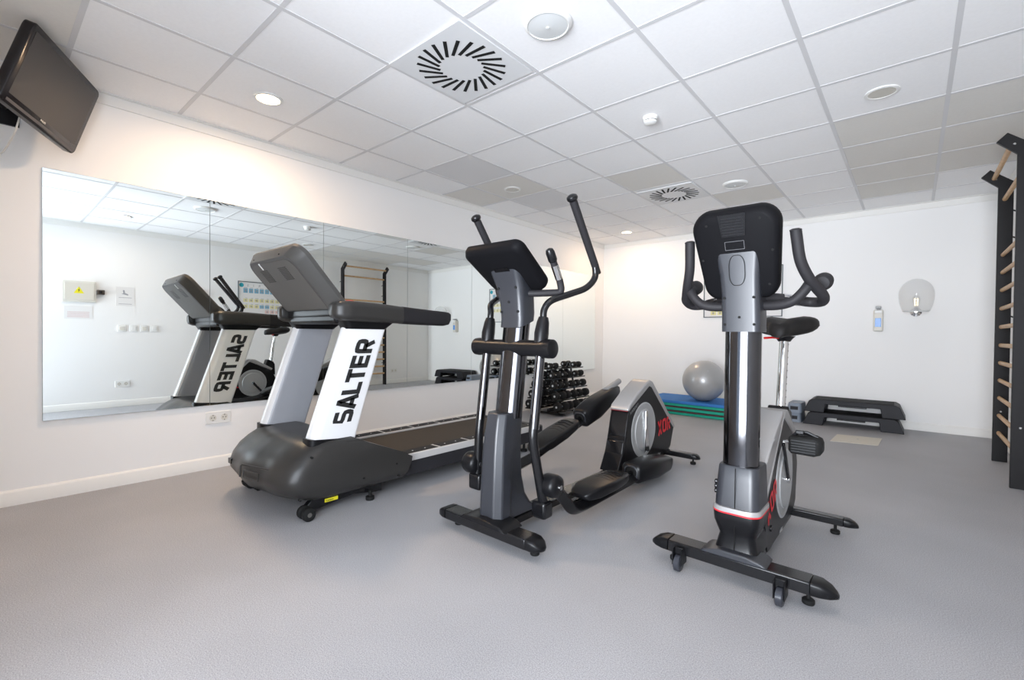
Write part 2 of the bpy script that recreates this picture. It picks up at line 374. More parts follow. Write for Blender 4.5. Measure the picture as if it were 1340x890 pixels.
# ------------------------------------------------------------------ treadmill
def treadmill():
    xc = 1.045; R = empty('treadmill', (xc, .4, 0), 'treadmill with white lettered side posts and a charcoal motor cover', 'treadmill')
    # motor cover: stacked plan outlines
    def plan(hw, fy, by, k=.26):
        out = []
        n = 12
        for i in range(n + 1):      # right back -> right front -> left front -> left back
            pass
        pts = [(hw, by)]
        for i in range(11):
            a = PI / 2 * i / 10; pts.append((hw - k * (1 - math.cos(a) ** .85), fy + .15 * (1 - math.sin(a) ** .85)))
        cxs = [.5, 0, -.5]
        for q in cxs: pts.append((q * (hw - k), fy - .028 * (1 - q * q)))
        for i in range(10, -1, -1):
            a = PI / 2 * i / 10; pts.append((-hw + k * (1 - math.cos(a) ** .85), fy + .15 * (1 - math.sin(a) ** .85)))
        pts.append((-hw, by))
        return pts
    L = [(.085, .385, -.36, .27), (.095, .405, -.41, .275), (.13, .432, -.475, .29), (.19, .440, -.515, .315), (.225, .440, -.515, .322), (.27, .438, -.50, .24), (.32, .432, -.465, .12), (.36, .42, -.42, .02), (.39, .405, -.375, -.04), (.412, .378, -.335, -.09), (.42, .33, -.29, -.12)]
    mb = MB(); mb.loft([[(xc + x, y, z) for x, y in plan(hw, f, b)] for z, hw, f, b in L]).build('motor_cover', GRY, R, smooth=55)
    # raised badge frame, ribs and vents on the cover
    mb = MB()
    for x0, x1 in ((.70, .78),):
        mb.bb(x0 + .045, x1 + .01, -.516, -.49, .212, .242)
    mb.build('power_inlet', BLK2, R)
    for k in range(9): MB().bb(.92 + k * .028, .94 + k * .028, -.5015, -.47, .128, .134).build('front_vent_slot', DARKHOLE, R)
    mb = MB()
    for p in ((1.486, .20, .20), (1.486, -.03, .16), (1.486, .22, .12), (1.478, -.34, .34), (1.47, -.40, .12)): MB().cyl((p[0] - .02, p[1], p[2]), (p[0] + .0005, p[1], p[2]), .006, 10).build('screw_hole', DARKHOLE, R)
    mb = MB(); mb.tube(fillet([(1.06, -.557, .20), (1.06, -.553, .27), (1.30, -.49, .27)], .02), .005, 8); mb.tube([(1.10, -.556, .205), (1.10, -.551, .245), (1.24, -.525, .245), (1.24, -.528, .205), (1.10, -.556, .205)], .003, 6)
    mb.build('molded_badge', GRY, R)
    # running deck
    MB().bb(.655, 1.435, .18, 1.74, .085, .185).build('deck_frame', DECK, R, bevel=.006)
    MB().prism([(.1, .185), (1.70, .185), (1.72, .195), (1.72, .205), (1.70, .213), (.1, .213)], 'x', .765, 1.325).build('running_belt', BELT, R, bevel=.004)
    for s, (a, b, e0) in enumerate(((1.325, 1.437, 1.437), (.653, .765, .653))):
        f = MB().bb(a, b, .22, 1.74, .178, .226).build('side_rail', STRIP, R, bevel=.005)
        for k in range(5):
            y = .33 + k * .285
            MB().bb(a + .010, b - .014, y, y + .262, .224, .2285).build('grip_pad', GRIPM, f, bevel=.002)
            for q in (.07, .175): MB().lathe([(.006, 0), (.004, .001), (0, .0012)], ((a + b) / 2, y + q, .2285), 'z', 10).build('stud', PLW, f)
    e = MB().bb(.66, 1.43, 1.73, 1.80, .08, .215).build('end_cap', DECK, R, bevel=.012)
    # lift frame, casters, feet, yellow label
    for s in (-1, 1):
        x = xc + s * .345
        MB().prism([(-.36, .035), (-.34, .02), (-.05, .055), (.10, .03), (.14, .03), (.14, .095), (-.30, .095)], 'x', x - .02, x + .02).build('lift_arm', BLK2, R, bevel=.004)
        for dx in (-.021, .036):
            q = x + s * .052 + dx
            w = MB().lathe([(.012, -.014), (.030, -.014), (.036, -.010), (.036, .010), (.030, .014), (.012, .014)], (q, -.36, .0365), 'x', 24).build('caster_wheel', BLKR, R)
            MB().lathe([(.014, -.0155), (.012, .0155)], (q, -.36, .0365), 'x', 16).build('wheel_hub', GRYL, w)
        MB().cyl((x, -.36, .0365), (x + s * .10, -.36, .0365), .008, 10).build('axle', CHR, R)
        MB().lathe([(.024, .0), (.026, .006), (.026, .022), (.010, .026), (.010, .06)], (x + s * .04, .045, 0), 'z', 20).build('rubber_foot', BLKR, R)
        MB().lathe([(.026, .0), (.028, .006), (.028, .02), (.012, .024), (.012, .09)], (xc + s * .33, 1.6, 0), 'z', 20).build('rubber_foot', BLKR, R)
    lb = MB().bb(1.4105, 1.4115, -.235, -.155, .052, .072).build('warning_label', YEL, R); lb['label'] = 'yellow warning label'
    t = MB(); text(t, 'Caution', .014, (1.4116, -.228, .057), (0, 1, 0), (0, 0, 1), bold=.0003); t.build('label_text', INK, lb)
    # white side posts
    zb, zt = .385, 1.065
    for s in (1, -1):
        xi, xo = (1.315, 1.42) if s > 0 else (.67, .775)
        cx, hw = (xi + xo) / 2, (xo - xi) / 2
        rings = []
        for t in [i / 10 for i in range(11)]:
            z = zb + (zt - zb) * t; f = -.325 + .225 * t; b = -.055 + .215 * t; ww = hw * (1.0 + .12 * (1 - t) ** 2)
            o = rrect(2 * ww, b - f, [.045, .02, .02, .045], 5); cy = (f + b) / 2
            rings.append([(cx + x, cy + y, z - (y) * .10) for x, y in o])
        ps = MB().loft(rings).build('side_post', [WHT, WHTG], R, smooth=60)
        for pg in ps.data.polygons:
            if pg.normal.x * s < -.75: pg.material_index = 1  # inward faces take the greyer material
        ring = [[(cx + x * 1.04, -.19 + y * 1.03, z - y * .1) for x, y in rrect(2 * hw * 1.14, .275, .04, 5)] for z in (.372, .412)]
        MB().loft(ring).build('post_collar', BLK, ps)
        # lettering on the outer face, reading up on the right post and down on the left one
        z0 = .50; sl = .225 / (zt - zb)
        up = Vector((0, -1, 0))
        dirv = Vector((0, sl, 1)).normalized(); xf = xo + .0035 if s > 0 else xi - .0035
        t = MB(); n = 'SALTER'; lh = .118; lw = .081; gp = .010; tot = 6 * lw + 5 * gp
        if s > 0:
            O = Vector((xf, -.325 + sl * (.49 - zb) + .205, .49)); stroke_text(t, n, O, dirv, up, lh, lw, gp, .235, .001)
        else:
            O = Vector((xf, -.325 + sl * (.49 - zb) + .205, .49)) + dirv * tot; stroke_text(t, n, O, -dirv, up, lh, lw, gp, .235, .001)
        t.build('lettering', INK, ps)
    # collars and handrails
    for s in (1, -1):
        cx = 1.368 if s > 0 else .722
        rr = []
        for z, f, b, hw in ((1.045, -.105, .165, .056), (1.06, -.11, .18, .06), (1.11, -.14, .25, .066)):
            rr.append([(cx + x, (f + b) / 2 + y, z) for x, y in rrect(2 * hw, b - f, .035, 5)])
        MB().loft(rr).build('rail_collar', BLK, R, smooth=60)
        xr = cx + s * .045
        def sec(y, zc, hz, hx, dx=0):
            return [(xr + dx + q, y, zc + w_) for q, w_ in rrect(2 * hx, 2 * hz, min(hx, hz) * .62, 5)]
        MB().loft([sec(-.195, 1.155, .030, .030, -s * .02), sec(-.185, 1.152, .044, .044, -s * .012), sec(-.15, 1.150, .056, .055), sec(-.10, 1.150, .060, .060), sec(.05, 1.147, .059, .055), sec(.18, 1.143, .057, .047), sec(.27, 1.139, .055, .041)]).build('handrail', GRY, R, smooth=60)
        MB().loft([sec(.268, 1.139, .056, .042), sec(.45, 1.132, .053, .040), sec(.62, 1.127, .050, .036), sec(.665, 1.130, .044, .032), sec(.685, 1.138, .028, .022)]).build('rail_grip', FOAM, R, smooth=60)
    MB().bb(.74, 1.35, -.145, -.03, 1.075, 1.145).build('cross_beam', BLK, R, bevel=.02)
    # console
    X = Vector((1, 0, 0)); Y = Vector((0, -.655, .755)).normalized(); N = X.cross(Y)
    if N.y < 0: N = -N
    O = Vector((xc + .005, -.243, 1.343)); w, h = .68, .42
    o = rrect(w, h, [.03, .075, .075, .03], 8); o = [(a, b + (.018 * (1 - (2 * a / w) ** 2) if b > 0 else 0)) for a, b in o]
    cs = MB().levels(o, O, X, Y, N, [(.86, .885, -.066), (.88, .90, -.062), (.985, .98, -.012), (1, 1, -.004), (1, 1, .016), (.98, .97, .024)]).build('console', mat('warm_grey_console', (.075, .072, .068), .42, spec=.35), R, smooth=24)
    MB().levels([(a * .81, b * .82) for a, b in o], O - Y * .006, X, Y, N, [(1, 1, -.0675), (.995, 1, -.0640)]).build('back_panel', GRYL, cs)
    for dx in (-.19, .06):
        v = MB()
        for k in range(9): v.levels(rrect(.10, .005, .001, 1), O + X * (dx + .05) + Y * (.125 - k * .010), X, Y, N, [(1, 1, -.0690), (1, 1, -.066)])
        v.build('vent_grille', mat('grille_dark', (.06, .058, .055), .7), cs)
    MB().levels(rrect(.014, .045, .004, 3), O - X * .13 + Y * .155, X, Y, N, [(1, 1, -.0695), (1, 1, -.066)]).build('sticker', PLW, cs)
    MB().levels(rrect(.56, .30, .01, 3), O + Y * .03, X, Y, N, [(1, 1, .022), (1, 1, .0265)]).build('display', BLK2, cs)
    for p in ((-.2, .200), (.16, .200)): MB().cyl(O + X * p[0] + Y * p[1] - N * .052, O + X * p[0] + Y * (p[1] - .01) - N * .035, .006, 8).build('screw_hole', DARKHOLE, cs)
    # tray between console and rails, with the red stop button
    MB().bb(.70, 1.39, -.15, .03, 1.11, 1.18).build('console_tray', BLK, R, bevel=.02, seg=3)
    sb = MB().lathe([(.026, 0), (.026, .008), (.022, .012), (.018, .014), (.018, .022), (.026, .026), (.026, .034), (.02, .037), (0, .038)], (1.335, -.045, 1.182), 'z', 20).build('stop_button', REDP, R); sb['label'] = 'red stop button'
treadmill()

# ------------------------------------------------------------------ shared pieces of the two machines
def foot_pad(x, y, R, r=.022, h=.05):
    MB().lathe([(r * .9, 0), (r, .004), (r, .016), (r * .8, .02), (.007, .021), (.007, h), (.013, h), (.013, h + .008), (.007, h + .008)], (x, y, 0), 'z', 18).build('levelling_foot', BLKR, R)
def stabilizer(x0, x1, y, z0, z1, hw, R, name, capl=.075):
    """box beam lying along x with tapered plastic end caps"""
    b = MB().bb(x0 + capl, x1 - capl, y - hw, y + hw, z0, z1).build(name, DKMET, R, bevel=.006)
    for s, xe in ((-1, x0), (1, x1)):
        xi = xe - s * capl; rings = []
        for t, sy, zz in ((0, 1.03, 1), (.35, 1.0, .97), (.7, .8, .72), (.92, .5, .4), (1, .2, .2)):
            o = rrect(2 * hw * sy, (z1 - z0) * zz * 1.04, min(.012, hw * sy * .5), 3)
            rings.append([(xi + s * capl * t, y + a, (z0 + (z1 - z0) * zz * .5 + (z1 - z0) * (1 - zz) * .12) + c) for a, c in o])
        MB().loft(rings).build('end_cap', BLK, b, smooth=50)
    return b
def oval(cx, cy, z, rx, ry, n=28, p=2.4):
    out = []
    for i in range(n):
        a = 2 * PI * i / n; c, s = math.cos(a), math.sin(a)
        out.append((cx + rx * math.copysign(abs(c) ** (2 / p), c), cy + ry * math.copysign(abs(s) ** (2 / p), s), z))
    return out
def wheel_cover(R, xc, hw, cy, cz, r, side, name='crank_disc'):
    x = xc + side * hw
    d = MB().lathe([(r + .012, -.01), (r + .012, .001), (r + .004, .004), (r, .004), (r - .006, .0015), (r * .8, .004), (r * .78, .009), (r * .3, .012), (0, .013)], (x, cy, cz), (side, 0, 0), 48).build(name, DISC, R, smooth=30)
    return d

# ------------------------------------------------------------------ elliptical trainer
def elliptical():
    xc = 2.36; R = empty('elliptical_trainer', (xc, 1.1, 0), 'black elliptical trainer with tall moving arms, standing between treadmill and bike', 'elliptical trainer')
    stabilizer(2.005, 2.70, .128, .048, .098, .048, R, 'front_stabilizer')
    for x in (2.10, 2.618): foot_pad(x, .165, R)
    stabilizer(2.03, 2.69, 2.17, .055, .095, .032, R, 'rear_stabilizer', .05)
    for x in (2.10, 2.62): foot_pad(x, 2.215, R)
    MB().prism([(2.02, .06), (2.22, .05), (2.22, .125), (2.16, .14), (2.02, .12)], 'x', xc - .045, xc + .045).build('rear_bracket', BLK, R, bevel=.008)
    MB().bb(xc - .05, xc + .05, .1, 2.1, .045, .085).build('main_beam', DKMET, R, bevel=.006)
    # front column shroud
    rings = []
    for z, f, b, hf, hb in ((.095, .105, .47, .079, .060), (.14, .107, .39, .077, .060), (.20, .109, .345, .076, .061), (.30, .112, .315, .075, .062), (.42, .118, .305, .072, .062), (.52, .128, .308, .068, .062), (.60, .142, .315, .064, .062), (.63, .150, .318, .062, .060)):
        rings.append([(xc - hf * .55, f, z), (xc - hf, f + .03, z), (xc - hf, f + .09, z), (xc - hb, f + .11, z), (xc - hb, b - .02, z), (xc - hb * .8, b, z),
                      (xc + hb * .8, b, z), (xc + hb, b - .02, z), (xc + hb, f + .11, z), (xc + hf, f + .09, z), (xc + hf, f + .03, z), (xc + hf * .55, f, z)])
    MB().loft(rings).build('column_shroud', BRACK, R, bevel=.006, smooth=35)
    MB().prism([(xc - .16, .095), (xc + .16, .095), (xc + .12, .118), (xc, .128), (xc - .12, .118)], 'y', .06, .20).build('base_cover', BLK, R, bevel=.006)
    c0 = Vector((xc, .262, .60)); c1 = Vector((xc, .327, 1.12))
    MB().loft([[Vector(p) + Vector((0, 0, 0)) for p in oval(xc, c0.y + (c1.y - c0.y) * t, c0.z + (c1.z - c0.z) * t, .073, .055)] for t in (0, .5, 1)]).build('column', DCHR, R, smooth=60)
    # neck bracket
    rings = []
    for z, cy, rx, ry in ((1.08, .325, .077, .062), (1.12, .33, .077, .062), (1.20, .322, .079, .062), (1.28, .300, .086, .058), (1.33, .270, .094, .052), (1.38, .235, .100, .042)):
        o = rrect(2 * rx, 2 * ry, .03, 4); rings.append([(xc + x, cy + y, z + y * .35) for x, y in o])
    nk = MB().loft(rings).build('neck_bracket', BRACK, R, smooth=50)
    for p in ((-.055, .268, 1.14), (.055, .268, 1.14), (-.058, .245, 1.26), (.058, .245, 1.26), (0, .262, 1.19)): MB().lathe([(.007, -.008), (.007, .006)], (xc + p[0], p[1], p[2]), 'y', 10).build('screw_hole', DARKHOLE, nk)
    # console tablet
    X = Vector((1, 0, 0)); Y = Vector((0, -.82, .57)).normalized(); N = Vector((0, .57, .82)).normalized()
    O = Vector((xc, .250, 1.368)); o = rrect(.385, .335, [.07, .045, .045, .07], 6)
    o = [(a * (1 - .08 * (.5 - b / .335)), b) for a, b in o]
    cs = MB().levels(o, O, X, Y, N, [(.84, .84, -.045), (.95, .95, -.036), (1, 1, -.012), (1, 1, .008), (.96, .96, .016)]).build('console', BLKC, R, smooth=50)
    MB().levels(rrect(.29, .22, .02, 4), O, X, Y, N, [(1, 1, .012), (1, 1, .018)]).build('display', BLK2, cs)
    MB().levels([(-.06, -.05), (.06, -.05), (.045, .012), (-.045, .012)], O + Y * .03, X, Y, N, [(1, 1, -.05), (1, 1, -.04)]).build('vent', BLK2, cs)
    # static handlebars with chrome pulse sensors
    for s in (1, -1):
        hb = MB().tube(fillet([(xc + s * .06, .32, 1.235), (xc + s * .14, .36, 1.235), (xc + s * .215, .42, 1.24), (xc + s * .215, .405, 1.29), (xc + s * .215, .315, 1.43)], .04), .018, 14).build('static_handlebar', FOAM, R)
        a, b = Vector((xc + s * .215, .405, 1.29)), Vector((xc + s * .215, .315, 1.43)); dd = (b - a).normalized()
        MB().lathe([(.0195, 0), (.0195, .075)], a + dd * .02, dd, 16).build('pulse_sensor', CHR, hb)
        MB().lathe([(.019, 0), (.023, .01), (.023, .05), (.018, .066), (.005, .072)], a + dd * .115, dd, 16).build('bar_end', BLK2, hb)
    # pivot crossbar
    pv = MB().lathe([(.034, 0), (.046, .006), (.048, .03), (.046, .05), (.041, .1), (.041, .43), (.046, .48), (.048, .50), (.046, .524), (.034, .53)], (xc - .265, .288, .955), 'x', 26).build('pivot_housing', BLK, R, smooth=50)
    # moving arms: (side, foot offset y of lower end, z of lower end)
    for s, yo, zo, yb, zb in ((1, .315, .165, .235, .515), (-1, .235, .235, .235, .515)):
        x = xc + s * .182
        top = Vector((x, .30, 1.02))
        lower = [(x, .292, .955), (x, yb, zb), (x + s * .01, yo, zo)]
        MB().tube(fillet([(x, .292, .94), (x, yb, zb), (x + s * .012, yo, zo)], .05), .0235, 18).build('lower_swing_arm', DCHR if False else DKMET, R)
        MB().tube([(x, .290, .935), (x, .243, .565)], .0245, 18).build('chrome_sleeve', DCHR, R)
        MB().tube([(x, .285, .935), (x, .289, .965), (x, .292, .99), (x, .297, 1.03), (x, .308, 1.085), (x, .312, 1.11)], [.028, .033, .034, .036, .031, .024], 18).build('arm_boot', BLK, R)
        k = 1.0 if s > 0 else .92
        up = [(x, .31, 1.09), (x + s * .0, .318, 1.15), (x + s * .02, .35, 1.195), (x + s * .05, .47, 1.235), (x + s * .075, .585, 1.275), (x + s * .085, .655, 1.335), (x + s * .085, .655, 1.40)]
        top_y = .415
        if s < 0:
            up = [(x, .31, 1.09), (x, .315, 1.14), (x - .018, .335, 1.185), (x - .045, .41, 1.22), (x - .07, .49, 1.255), (x - .085, .525, 1.305), (x - .088, .515, 1.36)]
            top_y = .295
        MB().tube(crv(up, 5), .0175, 14).build('arm_tube', DKMET, R)
        a = Vector(up[-1]); b = Vector((a.x + s * .01, top_y, 1.70 if s > 0 else 1.662))
        g = MB().tube([a - (b - a).normalized() * .05, a, b], [.0185, .0205, .0205], 16).build('arm_grip', FOAM, R)
        dd = (b - a).normalized()
        MB().lathe([(.02, -.004), (.027, .004), (.029, .012), (.026, .022), (.014, .029), (0, .031)], b - dd * .004, dd, 20).build('grip_knob', BLK2, g)
    # foot rails, knuckles, pedals, crank shrouds
    for s in (1, -1):
        x = xc + s * .225
        if s > 0: kn = Vector((x, .335, .275)); P = [kn, (x, .43, .20), (x, .52, .100), (x, .66, .092), (x, 1.05, .098), (x, 1.45, .11)]; ped = Vector((x, .86, .165)); slope = .03; jt = Vector((xc + .185, .315, .155))
        else: kn = Vector((x, .235, .325)); P = [kn, (x, .35, .25), (x, .50, .215), (x, .75, .25), (x, 1.2, .37), (x, 1.6, .48)]; ped = Vector((x, 1.02, .365)); slope = .275; jt = Vector((xc - .185, .235, .235))
        MB().tube(fillet(P, .06), .036, 4, ry=.046, up=(0, 1, 1)).build('foot_rail', BLK, R, bevel=.006, smooth=60)
        if s > 0: MB().tube([(x - .045, .50, .10), (x - .045, 1.40, .115)], .012, 10).build('guide_rod', CHR, R)
        kk = MB().lathe([(.03, -.05), (.052, -.04), (.058, -.024), (.058, .024), (.052, .04), (.03, .05)], kn, 'x', 22).build('knuckle', BLK, R, smooth=50)
        MB().cyl(kn - Vector((.075, 0, 0)), kn + Vector((.06, 0, 0)), .012, 12).build('pin', CHR, kk)
        MB().box(jt, (.085, .075, .085)).build('swing_joint', BLK2, R, bevel=.014, seg=3)
        # pedal
        T = Vector((0, 1, slope)).normalized(); Nn = Vector((0, -slope, 1)).normalized(); rings = []
        for t, hw, th, lf in ((-.27, .040, .02, .0), (-.25, .062, .04, .0), (-.17, .082, .056, .004), (0, .088, .052, 0), (.13, .080, .046, 0), (.18, .068, .04, .0), (.205, .04, .03, .0)):
            o = rrect(2 * hw, 2 * th, min(.018, th * .6), 3); rings.append([ped + T * t + Vector((a, 0, 0)) + Nn * (b * .55 + lf) for a, b in o])
        pd = MB().loft(rings).build('foot_pedal', BLK, R, smooth=50)
        tr = MB()
        for k in range(8):
            y0 = -.12 + k * .036
            tr.tube([ped + T * (y0 + .014 * math.sin((a + 1) * 2.2)) + Vector((a * .055, 0, 0)) + Nn * .0265 for a in (-1, -.6, -.2, .2, .6, 1)], .0035, 6)
        tr.build('pedal_tread', BLKR, pd)
        # crank shroud: hollow tube-like black sleeve
        if s > 0: a, b = Vector((x - .01, 1.22, .140)), Vector((x - .01, 1.80, .105)); tl = [(0, .052, .05), (.03, .07, .062), (.5, .082, .068), (.85, .07, .052), (1, .045, .03)]
        else: a, b = Vector((x, 1.30, .425)), Vector((x, 1.84, .590)); tl = [(0, .050, .055), (.03, .062, .068), (.35, .070, .078), (.8, .055, .060), (1, .03, .03)]
        rings = []; Td = (b - a).normalized(); Nd = Vector((0, -Td.z, Td.y))
        for t, hw, th in tl: rings.append([a + (b - a) * t + Vector((q, 0, 0)) + Nd * w for q, w in rrect(2 * hw, 2 * th, min(hw, th) * .55, 5)])
        sh = MB().loft(rings).build('crank_shroud', BLK, R, smooth=55)
        MB().levels(rrect(.066, .07, .03, 6), a - Td * .0015, (1, 0, 0), Nd, -Td, [(1, 1, -.004), (.98, .98, .001)]).build('shroud_opening', DARKHOLE, sh)
        MB().tube([a + Vector((q * 1.02, 0, 0)) + Nd * w * 1.02 - Td * .001 for q, w in rrect(.085, .085, .034, 5)] + [a + Vector((.0425, 0, 0)) * 1.02 - Nd * .01 - Td * .001], .005, 8).build('painted_lit_rim', BRACK, sh)  # lighter colour paints in the light along the opening's inner rim
        MB().tube([a - Td * .10, a + Td * .03], .017, 12).build('shroud_rod', BLK2, sh)
        if s < 0:
            tp = [a + Td * .40 + Nd * .055, a + Td * .62 + Nd * .050]
            MB().tube(tp, [.026, .022], 12).build('top_strip', SIL, sh)
    # rear drive housing
    hw = .07
    side = [(1.475, .500), (1.80, .652), (1.84, .64), (2.285, .262), (2.225, .118), (2.08, .072), (1.62, .072), (1.40, .11), (1.375, .125), (1.42, .30)]
    MB().prism([(1.39, .07), (2.15, .055), (2.235, .11), (2.29, .25), (2.23, .30), (1.83, .62), (1.52, .495), (1.478, .48), (1.452, .40), (1.43, .30), (1.405, .28), (1.375, .16), (1.36, .12)], 'x', xc - hw + .004, xc + hw - .004).build('drive_housing', BLK2, R, bevel=.006)
    for s in (-1, 1):
        MB().prism(side, 'x', xc + s * (hw - .006), xc + s * hw).build('side_cover', BLK, R, bevel=.003)
    tp = [(1.455, .495), (1.475, .530), (1.60, .600), (1.76, .675), (1.81, .688), (1.86, .672), (2.06, .50), (2.30, .285), (2.305, .255), (2.27, .262), (1.84, .626), (1.80, .638), (1.475, .487)]
    MB().prism(tp, 'x', xc - hw - .003, xc + hw + .003).build('silver_top_shroud', SIL, R, bevel=.012, seg=3, smooth=50)
    MB().prism([(1.452, .489), (1.462, .489), (1.462, .4915), (1.452, .4915)], 'x', xc - hw + .004, xc + hw - .002).build('red_trim_line', mat('dark_red_line', (.22, .015, .02), .4), R)
    MB().prism([(1.425, .315), (1.46, .315), (1.42, .09), (1.315, .085), (1.385, .20)], 'x', xc - hw - .002, xc + hw + .002).build('front_foot_cover', BLK, R, bevel=.008)
    for s in (-1, 1):
        d = wheel_cover(R, xc, hw, 1.715, .325, .192, s)
        x = xc + s * (hw + .012)
        MB().prism([(1.70, .47), (1.722, .47), (1.765, .16), (1.69, .16)], 'x', x, x + s * .014).build('crank_arm', CHR, d, bevel=.005)
    # lettering
    x = xc + hw + .0005
    t = MB(); u = Vector((0, 1, .12)).normalized(); v = Vector((0, -.12, 1)).normalized(); stroke_text(t, 'XOR', (x, 1.975, .235), u, v, .115, .066, .020, .19, .002); t.build('red_lettering', RED, R)
    t = MB(); stroke_text(t, 'XOR', (xc - hw - .0005, 2.19, .235), Vector((0, -1, 0)), Vector((0, 0, 1)), .115, .066, .020, .19, .002); t.build('red_lettering', RED, R)
    t = MB(); u = Vector((0, .91, .42)).normalized(); v = Vector((0, -.42, .91)).normalized(); text(t, 'AIRBODY', .028, (x, 1.49, .462), u, v, spacing=1.25, lift=.002); t.build('small_lettering', LGREY, R)
    t = MB(); text(t, 'salter', .03, (x, 1.95, .085), (0, 1, 0), (0, 0, 1), bold=.001, lift=.002); t.build('small_lettering', LGREY, R)
elliptical()

# ------------------------------------------------------------------ exercise bike
def bike():
    xc = 3.388; R = empty('exercise_bike', (xc, .95, 0), 'upright exercise bike with a thick chrome column, nearest the camera on the right', 'exercise bike')
    stabilizer(3.03, 3.745, .535, .062, .112, .045, R, 'front_stabilizer', .085)
    for x in (3.125, 3.645): foot_pad(x, .56, R)
    for x in (3.175, 3.565):
        w = MB().lathe([(.010, -.014), (.030, -.014), (.035, -.010), (.035, .010), (.030, .014), (.010, .014)], (x, .468, .0355), 'x', 26).build('transport_wheel', mat('smoky_wheel', (.03, .032, .04), .25), R)
        MB().lathe([(.011, -.017), (.009, .017)], (x, .468, .0355), 'x', 14).build('wheel_hub', BLK2, w)
        b = MB(); b.bb(x - .021, x - .016, .445, .51, .03, .10); b.bb(x + .016, x + .021, .445, .51, .03, .10); b.bb(x - .021, x + .021, .47, .51, .072, .10); b.build('wheel_bracket', BLK, R, bevel=.003)
    stabilizer(3.05, 3.742, 1.385, .058, .098, .030, R, 'rear_stabilizer', .06)
    for x in (3.13, 3.642): foot_pad(x, 1.405, R)
    MB().prism([(1.25, .07), (1.42, .06), (1.42, .13), (1.38, .155), (1.25, .14)], 'x', xc - .05, xc + .055).build('rear_bracket', BLK, R, bevel=.012)
    MB().prism([(.50, .07), (1.30, .05), (1.30, .11), (.50, .12)], 'x', xc - .04, xc + .04).build('main_beam', DKMET, R, bevel=.006)
    # arch plate over the front stabilizer
    o = [(xc - .13, .112), (xc + .13, .112), (xc + .11, .128), (xc + .05, .140), (xc - .05, .140), (xc - .11, .128)]
    MB().prism(o, 'y', .480, .60).build('base_plate', BRACK, R, bevel=.006)
    # housing
    hw = .075
    prof = [(.60, .29), (.66, .29), (1.04, .640), (1.34, .50), (1.40, .40), (1.425, .33), (1.385, .145), (1.33, .10), (.78, .075), (.70, .09), (.63, .20)]
    MB().prism([(.58, .14), (.66, .06), (1.30, .065), (1.375, .14), (1.41, .34), (1.33, .49), (1.04, .63), (.66, .30), (.575, .29), (.565, .24)], 'x', xc - hw + .004, xc + hw - .004).build('drive_housing', BLK2, R, bevel=.008)
    sd = [(.665, .285), (1.045, .635), (1.335, .49), (1.385, .42), (1.418, .335), (1.385, .145), (1.33, .10), (.775, .07), (.745, .075)]
    for s in (-1, 1): MB().prism(sd, 'x', xc + s * (hw - .006), xc + s * hw).build('side_cover', BLK, R, bevel=.003)
    # front lower nose, waisted
    rings = []
    for z, f, w in ((.115, .51, .085), (.135, .515, .082), (.19, .528, .070), (.215, .520, .078), (.25, .508, .088), (.285, .505, .090), (.30, .508, .088)):
        o = rrect(2 * w, .20, [.02, .02, .05, .05][::1], 4); o = [(a, b) for a, b in o]
        o = rrect(2 * w, .20, [.035, .015, .015, .035], 4)
        rings.append([(xc + a, f + .10 + b, z + (b + .1) * .05) for a, b in o])
    MB().loft(rings).build('front_nose', BLK, R, smooth=50)
    # silver shroud over the top and a pale band round the column cover
    tp = [(.585, .30), (.66, .300), (.70, .33), (1.045, .655), (1.08, .668), (1.12, .662), (1.36, .52), (1.345, .495), (1.05, .628), (1.03, .622), (.69, .290), (.585, .288)]
    MB().prism(tp, 'x', xc - hw - .004, xc + hw + .004).build('silver_top_shroud', SIL, R, bevel=.008, seg=3, smooth=50)
    MB().prism([(.60, .31), (.66, .30), (1.05, .645), (1.09, .655), (1.02, .668), (.80, .55), (.70, .48)], 'x', xc - hw + .008, xc + hw + .002).build('silver_spine', SIL, R, bevel=.018, seg=3, smooth=50)
    band = [[(xc + a, .60 + b, z) for a, b in rrect(2 * w, .20, [.05, .02, .02, .05], 5)] for z, w in ((.295, .093), (.298, .0935), (.312, .092), (.315, .090))]
    MB().loft(band).build('pale_band', SIL, R, smooth=50)
    band = [[(xc + a, .60 + b, z) for a, b in rrect(2 * .0937, .201, [.05, .02, .02, .05], 5)] for z in (.290, .296)]
    MB().loft(band).build('red_trim_line', RED, R, smooth=50)
    rings = []
    for z, w, f, b in ((.31, .086, .514, .70), (.34, .085, .516, .70), (.42, .082, .526, .70), (.475, .079, .534, .70), (.482, .076, .538, .698)):
        rings.append([(xc + a, (f + b) / 2 + c, z) for a, c in rrect(2 * w, b - f, [.035, .02, .02, .035], 6)])
    MB().loft(rings).build('column_cover', BRACK, R, smooth=50)
    MB().bb(xc - .001, xc + .001, .508, .515, .13, .48).build('seam_line', DARKHOLE, R)
    # column
    MB().loft([oval(xc - .002, .605, .46 + .64 * t, .070, .062, 32, 2.3) for t in (0, 1)]).build('column', DCHR, R, smooth=60)
    # neck bracket: flares towards the top
    rings = []
    for z, cy, rx, ry in ((1.045, .605, .0745, .070), (1.10, .602, .0745, .070), (1.20, .588, .074, .068), (1.28, .570, .077, .060), (1.36, .538, .087, .048), (1.445, .506, .099, .034), (1.455, .504, .097, .030)):
        rings.append([(xc - max(0, z - 1.2) * .025 + a, cy + b, z) for a, b in rrect(2 * rx, 2 * ry, [.025, .015, .015, .025], 5)])
    nk = MB().loft(rings).build('neck_bracket', BRACK, R, smooth=50)
